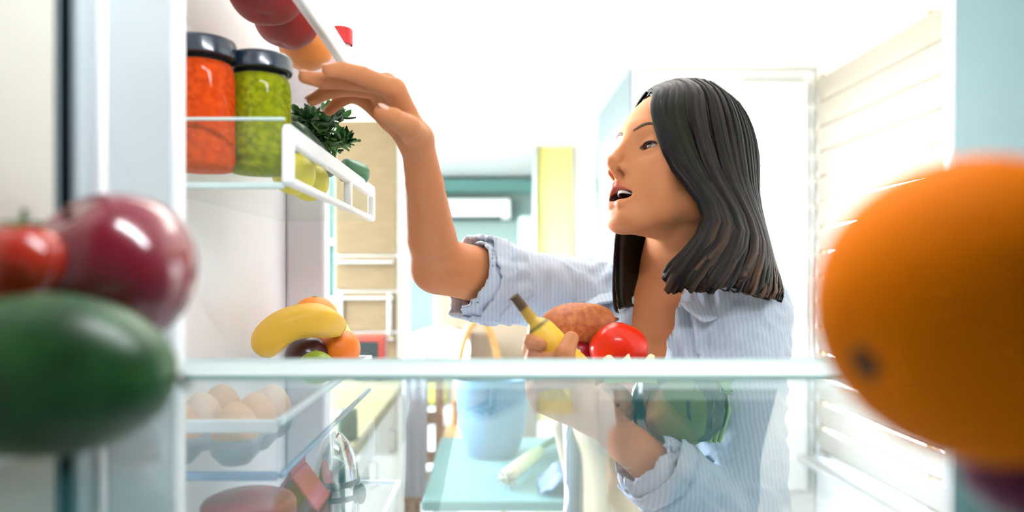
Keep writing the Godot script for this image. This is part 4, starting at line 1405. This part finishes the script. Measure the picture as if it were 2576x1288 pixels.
func build_person():
	pose()
	folds.seed = 11
	folds.frequency = 0.5
	folds.fractal_octaves = 2
	var t = thing("person", "woman with dark bob in a pale blue shirt reaching up to the refrigerator door", "person", Vector3(TM.origin.x, 0, TM.origin.z))
	var off := -Vector3(t.position)
	var parts := Node3D.new()      # only for moving: every part is placed in the room's frame
	parts.free()
	var sk = mat("skin", "ffffff", 0.55, {"vc": true, "sss": 0.12, "metallic_specular": 0.3})
	var b := MB.new()
	# one surface: head and throat fine, arms and hands fine, trunk and legs under the clothes coarse
	b.nets(skin_sdf, Vector3(0.145, CY + 0.028, -0.99), Vector3(0.262, CY + 0.255, -0.83), 0.0018, skin_color)
	b.nets(skin_sdf, Vector3(0.2545, CY + 0.028, -1.12), Vector3(0.39, CY + 0.285, -0.83), 0.003, skin_color)
	b.nets(skin_sdf, Vector3(0.145, CY + 0.028, -1.12), Vector3(0.262, CY + 0.285, -0.980), 0.003, skin_color)
	b.nets(skin_sdf, Vector3(0.13, CY - 0.10, -1.12), Vector3(0.39, CY + 0.036, -0.83), 0.003, skin_color)
	b.nets(skin_sdf, Vector3(0.11, CY - 0.27, -1.12), Vector3(0.38, CY - 0.088, -0.86), 0.005, skin_color)
	b.col = SKIN
	b.nets(limbs_sdf, Vector3(0.0, 0.0, -1.30), Vector3(0.46, CY - 0.26, -0.80), 0.014, skin_color, 1.2)
	b.nets(limbs_sdf, Vector3(-0.012, CY - 0.12, -1.28), Vector3(0.132, CY + 0.04, -0.90), 0.005, skin_color)
	b.nets(arm_sdf, Vector3(-0.16, CY - 0.07, -1.04), Vector3(-0.004, CY + 0.150, -0.68), 0.0034, skin_color)
	b.nets(arm_sdf, Vector3(-0.225, CY + 0.140, -0.88), Vector3(0.0, CY + 0.245, -0.62), 0.0021, skin_color)
	b.nets(arm_sdf, Vector3(0.02, CY - 0.25, -0.88), Vector3(0.156, CY - 0.04, -0.72), 0.0023, skin_color)
	b.nets(arm_sdf, Vector3(0.143, CY - 0.36, -0.95), Vector3(0.40, CY - 0.10, -0.76), 0.005, skin_color)
	var body = obj("body", b, sk, t)
	body.position = off
	# shirt and trousers
	b = MB.new()
	b.nets(shirt_sdf, Vector3(-0.04, CY - 0.64, -1.30), Vector3(0.46, CY + 0.05, -0.74), 0.0052)
	var shirt = obj("shirt", b, shirt_mat(), t)
	shirt.position = off
	b = MB.new()
	b.nets(trouser_sdf, Vector3(0.05, 0.05, -1.30), Vector3(0.46, 0.92, -0.82), 0.014, null, 1.2)
	obj("trousers", b, mat("denim", "5b6f92", 0.9), t).position = off
	for s in [-1.0, 1.0]:
		b = MB.new()
		var foot: Vector3 = TM * Vector3(0.09 * s, 0, -0.02)
		foot.y = 0.035
		var fb := Basis(TM.basis.x, Vector3.UP, TM.basis.z)
		b.ball(foot + TM.basis.z * 0.06, Vector3(0.045, 0.05, 0.13), 20, fb, func(p, _a): return Vector3(p.x, maxf(p.y, -0.68), p.z))
		obj("shoe", b, mat("shoe_white", "efeeea", 0.6), t).position = off
	b = MB.new()
	b.nets(camisole_sdf, Vector3(0.0, CY - 0.62, -1.25), Vector3(0.46, CY - 0.10, -0.80), 0.007)
	obj("camisole", b, mat("camisole_cream", "b9a987", 0.85), t).position = off
	collar(shirt)
	cuff(shirt, SR, ER, 0.60, 0.80, 0.0585, Vector3(0, -0.006, 0))
	cuff(shirt, EL, WL, 0.44, 0.63, 0.0455, Vector3.ZERO, 0.35)
	# eyes, teeth, brows
	for s in [-1.0, 1.0]:
		b = MB.new()
		var look := Vector3(-0.12, 0.02, 1).normalized()
		var eb := along(look)
		for k in [[0.0, 0.40, L("1a1210")], [0.40, 0.50, L("1a1210")], [0.50, 0.98, L("4a2c1c")], [0.98, 3.1415, L("e4dcd6")]]:
			pass
		var rows := []
		var st := b.v.size()
		var ring := [0.0, 0.16, 0.17, 0.35, 0.51, 0.53, 0.59, 0.61, 0.7, 0.9, 1.2, 1.6]
		for a in ring:
			var row := []
			for j in 24:
				var ph := TAU * j / 24
				row.append(HX * (Vector3(0.0305 * s, EY, 0.0700) + eb * Vector3(sin(a) * cos(ph), cos(a), -sin(a) * sin(ph)) * 0.0127))
			rows.append(row)
		b.grid(rows, false, true)
		for i in ring.size():
			for j in 24: b.c[st + i * 24 + j] = L("0c0807") if ring[i] < 0.165 else L("33201a") if ring[i] < 0.52 else L("1c120e") if ring[i] < 0.60 else L("9a8c84")
		obj("eye", b, mat("eyeball", "ffffff", 0.08, {"vc": true, "coat": 0.6}), body)
	b = MB.new()
	rows_arc(b, [-0.0620, -0.0655, -0.0690], 0.0115, 0.0890, 0.0024)
	obj("teeth", b, mat("tooth", "f2ece4", 0.25), body)
	for s in [-1.0, 1.0]:
		b = MB.new()
		var pts := []
		var rr := []
		for k in 12:
			var u := k / 11.0
			var x := lerpf(0.010, 0.050, u)
			var y := 0.0145 + 0.0085 * sin(u * 2.2) - 0.002 * u
			pts.append(surf(Vector3(x * s, y, 0.12), Vector3(-0.35 * s * u, 0, -1)))
			rr.append(0.0029 * sqrt(sin(PI * (0.10 + 0.84 * u))) * (1.0 - 0.35 * u))
		b.tube(pts, rr, 8, 0.36, HX.basis.z)
		obj("eyebrow", b, mat("brow_hair", "4c3426", 0.8), body)
		b = MB.new()
		pts = []
		rr = []
		for k in 10:
			var u := k / 9.0
			var a := lerpf(-0.95, 1.02, u)
			var x := 0.0305 + 0.0008 + 0.0128 * sin(a)
			pts.append(HX * Vector3(x * s, EY - 0.0006 + 0.0045 * cos(a) + 0.0006 * u, 0.0700 + sqrt(maxf(0.0160 * 0.0160 - pow(x - 0.0305, 2) - 0.00002, 1e-6))))
			rr.append(0.0008 + 0.0005 * u)
		b.tube(pts, rr, 6)
		obj("eyelashes", b, mat("lash_hair", "1c1310", 0.8), body)
	# nails of the reaching hand
	for k in [4, 5, 6, 7, 8]:
		var fp = fingers[k][0]
		var tip: Vector3 = fp[fp.size() - 1]
		var ax: Vector3 = (tip - fp[fp.size() - 2]).normalized()
		var upw := (Vector3.UP if k > 4 else Vector3(0.1, 0.75, 0.65)).slide(ax).normalized()
		var rad: float = fingers[k][1][fp.size() - 1]
		b = MB.new()
		b.ball(tip + upw * rad * 0.80 + ax * rad * 0.1, Vector3(rad * 0.62, rad * 0.95, rad * 0.30), 14, Basis(ax.cross(upw), ax, ax.cross(upw).cross(ax)))
		obj("fingernail", b, mat("nail", "d8a48e", 0.25), body)
	hair(t, off)

func cuff(shirt, a: Vector3, z: Vector3, t0: float, t1: float, r: float, shift: Vector3, rough := 1.0):   # a sleeve end rolled up twice
	var b := MB.new()
	var fr := along(z - a)
	var len: float = (z - a).length() * (t1 - t0)
	var o: Vector3 = a.lerp(z, t0) + shift
	var prof := [Vector2(r * 0.90, 0.0), Vector2(r * 1.02, len * 0.03), Vector2(r * 1.06, len * 0.10), Vector2(r * 1.055, len * 0.40), Vector2(r * 1.06, len * 0.47), Vector2(r * 1.0, len * 0.50), Vector2(r * 1.03, len * 0.54), Vector2(r * 1.055, len * 0.66), Vector2(r * 1.05, len * 0.9), Vector2(r * 1.04, len * 0.97), Vector2(r * 0.98, len), Vector2(r * 0.94, len * 0.96), Vector2(r * 0.90, len * 0.7), Vector2(r * 0.88, len * 0.2)]
	var rows := []
	for k in prof.size():
		var row := []
		for j in 64:
			var an := TAU * j / 64
			var q := Vector3(cos(an), 0, -sin(an))
			var rr: float = prof[k].x + rough * 0.006 * folds.get_noise_3d(cos(an) * 5.0, prof[k].y * 30.0, sin(an) * 5.0) + rough * 0.004 * folds.get_noise_3d(cos(an) * 11.0 + 3.0, prof[k].y * 70.0, sin(an) * 11.0)
			row.append(o + fr * (q * rr + Vector3(0, prof[k].y + rough * 0.010 * folds.get_noise_2d(cos(an) * 4.0, sin(an) * 4.0 + 9.0), 0)))
		rows.append(row)
	rows.reverse()
	b.grid(rows, false, true)
	obj("cuff", b, shirt_mat(), shirt)

func rows_arc(b: MB, ys: Array, x: float, z: float, th: float):
	var rows := []
	for y in ys:
		var row := []
		for j in 13:
			var u := j / 6.0 - 1.0
			row.append(HX * Vector3(x * u, y, z - 0.010 * u * u))
		rows.append(row)
	b.sheet(rows, th)

func surf(from: Vector3, dir: Vector3) -> Vector3:      # where a line in the head's frame meets the face
	var p := from
	var d := dir.normalized()
	for k in 40:
		var s := head_sdf(p)
		if s < 0.0002: break
		p += d * s * 0.8
	return HX * p

func camisole_sdf(p: Vector3) -> float:
	var d := 1.0
	for s in [-1.0, 1.0]:
		d = smin(d, capsule(p, TM * Vector3(0.052 * s, -0.07, 0.0), TM * Vector3(0.047 * s, -0.27, 0.0), 0.081, 0.073), 0.05)
		d = smin(d, capsule(p, TM * Vector3(0.064 * s, -0.15, 0.056), TM * Vector3(0.066 * s, -0.17, 0.061), 0.045, 0.047), 0.05)
		d = smin(d, capsule(p, TM * Vector3(0.052 * s, -0.27, 0.0), TM * Vector3(0.072 * s, -0.52, -0.004), 0.072, 0.094), 0.05)
	var q := TI * p
	return smax(d, q.y + 0.135 + 2.0 * q.x * q.x, 0.004)

func trouser_sdf(p: Vector3) -> float:
	var d := 1.0
	for s in [-1.0, 1.0]:
		var hip := TM * Vector3(0.075 * s, -0.50, -0.005)
		var foot := TM * Vector3(0.09 * s, 0, -0.02)
		foot.y = 0.10
		var knee := (hip + foot) / 2 + TM.basis.z * 0.015
		d = smin(d, capsule(p, hip, knee, 0.095, 0.066), 0.03)
		d = smin(d, capsule(p, knee, foot, 0.066, 0.055), 0.02)
	return d

func shirt_mat():
	var m = mat("shirt_cloth", "ffffff", 0.92, {"rim": 0.4})
	var im := Image.create(128, 128, false, Image.FORMAT_RGB8)
	var r := RandomNumberGenerator.new()
	r.seed = 9
	for x in 128:
		var a := 0.5 + 0.5 * sin(TAU * x / 16.0)
		for y in 128:
			var k := clampf(a + r.randf_range(-0.35, 0.35), 0.0, 1.0)
			im.set_pixel(x, y, Color("a8b4c7").lerp(Color("bcc7d5"), k))
	m.albedo_texture = ImageTexture.create_from_image(im)
	m.uv1_triplanar = true
	m.uv1_scale = Vector3(22, 22, 22)
	return m

func collar(shirt):
	for s in [-1.0, 1.0]:
		var b := MB.new()
		var path := spline([Vector3(0.0, 0.062, -0.066), Vector3(0.042 * s, 0.058, -0.048), Vector3(0.060 * s, 0.040, 0.0), Vector3(0.058 * s + 0.004, 0.026, 0.036), Vector3(0.046 * s + 0.010, 0.008, 0.068)], 18)
		var rows := []
		for i in 18:
			var u := i / 17.0
			var p: Vector3 = path[i]
			var outw := Vector3(p.x, 0.0, p.z * 0.8).normalized()
			var drop := Vector3(0, -0.75, 0) + outw * 0.62
			if u > 0.55: drop = drop.lerp(Vector3(0.80 * s, -0.42, 0.26), (u - 0.55) / 0.45)
			var w := 0.040 + 0.014 * u - 0.010 * maxf(u - 0.85, 0.0) / 0.15
			var lift := Vector3(0, 0.002, 0.006 + 0.006 * u)
			rows.append([TM * (p + outw * 0.004), TM * (p + lift + outw * 0.013 + drop.normalized() * w * 0.3), TM * (p + lift + outw * 0.018 + drop.normalized() * w * 0.66), TM * (p + lift + outw * 0.017 + drop.normalized() * w)])
		if s > 0: rows.reverse()
		b.sheet(rows, 0.0035)
		obj("collar", b, shirt_mat(), shirt)
	var b := MB.new()
	for k in 3:
		var p := TM * Vector3(0.03, -0.225 - 0.075 * k, 0.118)
		b.lathe([Vector2(0.0003, 0.0), Vector2(0.005, 0.0), Vector2(0.0055, 0.0012), Vector2(0.0003, 0.0016)], 12, Transform3D(along(TM.basis.z), p))
	obj("button", b, mat("button_white", "eceff2", 0.3), shirt)

# ---- hair: strands laid on a shell round the head, hanging straight down below the ears
func shell(th: float, y: float, k := 1.0) -> Vector3:
	var a: float
	var bb: float
	var zc := -0.010
	if y >= 0.0:
		var e := sqrt(maxf(1.0 - pow(y / 0.126, 2.0), 0.0))
		a = 0.084 * e
		bb = 0.104 * e
	else:
		var t := -y / 0.2
		a = 0.084 + 0.026 * t
		bb = 0.104 + 0.034 * t
		zc -= 0.078 * t * minf(t * 1.4, 1.0)
	return Vector3(a * k * sin(th), y, zc + bb * k * cos(th))

func strand(s: float, u: float, k: float, yend: float, n := 20) -> Array:
	var d := PI / 180.0
	var pz := lerpf(0.066, -0.075, minf(u * 1.1, 1.0))
	var top := 0.126 * sqrt(maxf(1.0 - pow((pz + 0.010) / 0.104, 2.0), 0.05))
	var pt := Vector3(-0.010 + 0.004 * s, top, pz)
	var t1 := lerpf(16.0, 176.0, u) * d
	var t2 := lerpf(25.0, 178.0, u) * d
	var t3 := lerpf(43.0, 178.0, u) * d
	var t4 := lerpf(62.0, 178.0, u) * d
	var t5 := lerpf(29.0, 178.0, u) * d
	if s < 0:
		t1 = lerpf(44.0, 176.0, u) * d
		t2 = lerpf(64.0, 178.0, u) * d
		t3 = lerpf(76.0, 178.0, u) * d
		t4 = lerpf(70.0, 178.0, u) * d
		t5 = lerpf(50.0, 178.0, u) * d
	var keys := [pt, shell(s * t1, minf(0.088, top - 0.012)), shell(s * t2, 0.035), shell(s * t3, -0.030), shell(s * t4, -0.095), shell(s * t5, yend + 0.006 + 0.05 * u, 0.94), shell(s * t5 * 0.96, yend + (0.012 if s > 0 else -0.010) + 0.05 * u, 0.74 if s > 0 else 0.90)]
	var pts := spline(keys, n)
	for i in n:
		var p: Vector3 = pts[i]
		# keep to the shell
		if p.y > 0.0:
			var c := Vector3(p.x / 0.084, p.y / 0.126, (p.z + 0.010) / 0.104)
			var f := k / maxf(c.length(), 0.2)
			p = Vector3(p.x * f, p.y * f, (p.z + 0.010) * f - 0.010)
		else:
			var zc := -0.010 - 0.078 * (-p.y / 0.2) * minf(-p.y / 0.2 * 1.4, 1.0)
			p.x *= k
			p.z = zc + (p.z - zc) * k
		pts[i] = p
	return pts

func hair(t, off):
	var r := RandomNumberGenerator.new()
	r.seed = 21
	var m = mat("hair_strands", "ffffff", 0.45, {"vc": true, "metallic_specular": 0.28})
	var b := MB.new()
	b.col = L("1c1613")
	for s in [1.0, -1.0]:
		var rows := []
		for i in 30:
			var row := []
			var pts := strand(s, i / 29.0, 0.955, -0.178, 26)
			for p in pts: row.append(HX * p)
			rows.append(row)
		if s < 0: rows.reverse()
		b.sheet(rows, 0.008)
	var base = obj("hair", b, m, t)
	base.position = off
	b = MB.new()
	for i in 430:
		var s := 1.0 if i < 320 else -1.0
		var u := pow(r.randf(), 0.9)
		if i % 9 == 0: u = r.randf() * 0.06
		var k := r.randf_range(0.965, 1.03)
		if u < 0.15: k = maxf(k, 1.0 + 0.035 * (1.0 - u / 0.15))
		var pts := strand(s, u, k, r.randf_range(-0.190, -0.166), 22)
		var w := r.randf_range(0.0032, 0.0070)
		var ph := r.randf() * TAU
		var am := r.randf_range(0.001, 0.0035)
		var dark := L("0e0c0b").lerp(L("1f1a17"), pow(r.randf(), 2.0))
		var tip := dark.lerp(L("7a5238"), pow(r.randf(), 3.0) * 0.7)
		var rel := []
		var rr := []
		var cols := []
		for j in 22:
			var v := j / 21.0
			var p: Vector3 = pts[j]
			var wv := am * v * sin(ph + v * 7.0)
			p += Vector3(wv * 0.6, 0, wv)
			rel.append(HX * p)
			rr.append(w * minf(0.35 + v * 4.0, 1.0) * (1.0 if v < 0.72 else maxf(1.0 - (v - 0.72) / 0.42, 0.3)))
			cols.append(dark.lerp(tip, clampf((v - 0.6) / 0.4, 0.0, 1.0)))
		var mid: Vector3 = pts[11]
		b.tube(rel, rr, 6, 0.45, HX.basis * Vector3(mid.x, 0.0, mid.z + 0.01).normalized(), cols)
	var st = obj("strands", b, m, base)
	st.set_meta("kind", "stuff")

# ---------------------------------------------------------------- what she carries in her left arm
func build_armful():
	var skin = mat("banana_peel", "ffffff", 0.45, {"vc": true})
	banana("banana", "yellow banana with a long brown stem gripped in the woman's left hand", [P(1294, 746, 0.800), P(1322, 783, 0.803), P(1352, 822, 0.804), P(1392, 880, 0.803), P(1440, 930, 0.806), P(1490, 962, 0.815)], 0.0205, "", Vector3.ZERO, 0.40)
	var t = thing("sweet_potato", "reddish brown sweet potato lying across the armful behind the banana", "sweet potato", P(1452, 815, 0.905))
	var b := MB.new()
	b.ball(Vector3.ZERO, Vector3(0.0275, 0.050, 0.0275), 36, along(Vector3(1, 0.10, -0.15)), func(p, a): return Vector3(p.x * (1 + 0.04 * sin(3 * a + p.y * 3)), p.y, p.z * (1 + 0.04 * sin(2 * a + p.y * 4))))
	obj("skin", b, mat("sweet_potato_skin", "a85a2c", 0.6, {"noise": [0.04, "9a4a24", "bd7038", Vector3(9, 9, 9)]}), t)
	b = MB.new()
	b.tube([Vector3(0.046, 0.005, -0.007), Vector3(0.054, 0.006, -0.008)], [0.004, 0.0015], 8)
	obj("root_tip", b, mat("root_brown", "6a3a20", 0.8), t)
	fruit("tomato", "large bright red tomato in the armful under the open collar", "tomato", P(1558, 882, 0.865), 0.0355, round_profile(0.86, 0.12, 26), mat("tomato_bright", "cf2408", 0.3, {"coat": 0.3, "metallic_specular": 0.3}), null, wobble(0.025, 5.0), along(Vector3(0.35, 0.6, -0.9)), "", 44)
	fruit("tomato", "small dark red tomato between the banana and the big tomato", "tomato", Vector3(0.112, CY - 0.105, -0.900), 0.0205, round_profile(0.92, 0.1), mat("tomato_dark", "8e1420", 0.25, {"coat": 0.5}), calyx_top(0.8), null, along(Vector3(0.2, 0.5, -0.8)))
	# cabbage with loose dark leaves, potato and celery under the tomato
	t = thing("cabbage", "green cabbage with loose dark leaves against the shirt, seen through the glass", "cabbage", Vector3(0.226, CY - 0.166, -0.853))
	b = MB.new()
	b.ball(Vector3.ZERO, Vector3(0.044, 0.042, 0.044), 28)
	obj("heart", b, mat("cabbage_green", "66781e", 0.5), t)
	for k in 9:
		b = MB.new()
		var a := TAU * k / 9 + 0.4
		var out := Vector3(cos(a), 0, sin(a))
		var side := Vector3(-sin(a), 0, cos(a))
		var rows := []
		for i in 7:
			var v := i / 6.0
			var row := []
			for j in 7:
				var w := j / 3.0 - 1.0
				var rad := 0.0455 + 0.003 * (k % 3) + 0.010 * v * v
				var an := -0.7 + 1.9 * v
				var p := out * rad * cos(an * 0.8) + Vector3(0, rad * sin(an * 0.8) * 1.05, 0) + side * w * 0.034 * sin(PI * (0.18 + 0.72 * v)) * (1.0 + 0.08 * sin(v * 11 + j))
				row.append(p * (1.0 - 0.10 * w * w) + out * 0.004 * sin(j * 2.2 + i * 1.6 + k) * v)
			rows.append(row)
		b.sheet(rows, 0.0014)
		b.col = Color(1, 1, 1)
		obj("leaf", b, mat("cabbage_leaf" + str(k % 3), ["3a5214", "14341a", "566a22"][k % 3], 0.5), t)
	fruit("potato", "brown potato under the tomatoes, seen through the glass shelf", "potato", Vector3(0.149, CY - 0.158, -0.856), 0.0275, round_profile(0.88, 0.0), mat("potato_skin", "b07a48", 0.7, {"noise": [0.05, "a06a3c", "c08c58", Vector3(9, 9, 9)]}), func(tt, r):
		var q := MB.new()
		for k in 4: q.ball(Vector3(cos(k * 1.7) * 0.93, sin(k * 2.3) * 0.4, sin(k * 1.7) * 0.93) * r, Vector3.ONE * 0.0022, 8)
		obj("sprout_spot", q, mat("root_brown", "6a3a20", 0.8), tt), wobble(0.06, 2.0), along(Vector3(0.8, 0.6, 0.2)))
	t = thing("celery", "pale green celery leaves standing up behind the cabbage", "celery", Vector3(0.268, CY - 0.186, -0.848))
	t.scale = Vector3.ONE * 0.75
	b = MB.new()
	for k in 3:
		b.tube([Vector3(-0.01 + 0.008 * k, -0.02, 0), Vector3(0.004 + 0.008 * k, 0.03, 0.004), Vector3(-0.006 + 0.009 * k, 0.075 + 0.004 * k, 0.006)], [0.006, 0.005, 0.0025], 8, 0.6)
	obj("stalk", b, mat("celery_stalk", "a9c878", 0.5), t)
	b = MB.new()
	for k in 26:
		var base := Vector3(rng.randf_range(-0.02, 0.022), rng.randf_range(0.05, 0.088), rng.randf_range(-0.01, 0.012))
		leaf_blade(b, base, Vector3(rng.randf_range(-1, 1), rng.randf_range(-0.1, 1), rng.randf_range(-1, 1)).normalized(), Vector3(0.1, 1, 0.3).normalized(), 0.02, 0.008, rng.randf_range(-0.4, 0.5), L("35702f").lerp(L("7fae54"), rng.randf()))
	obj("leaves", b, mat("herb_leaf", "ffffff", 0.5, {"vc": true}), t).set_meta("kind", "stuff")
	t = thing("lettuce", "frilly cream and green lettuce leaf tucked in front of the big tomato", "lettuce", P(1582, 922, 0.825))
	b = MB.new()
	var rows := []
	for i in 9:
		var row := []
		for j in 21:
			var v := i / 8.0
			var w := j / 10.0 - 1.0
			row.append(Vector3(w * 0.030, -0.018 + 0.028 * v + 0.004 * v * sin(j * 0.75), 0.006 * sin(j * 0.9) * v + 0.01 * w * w - 0.008 * v))
		rows.append(row)
	rows.reverse()
	b.sheet(rows, 0.0014)
	for k in b.v.size(): b.c[k] = L("9fbf62").lerp(L("f4e8c0"), clampf((b.v[k].y + 0.018) / 0.026, 0.0, 1.0))
	obj("leaf", b, mat("lettuce_leaf", "ffffff", 0.5, {"vc": true}), t)
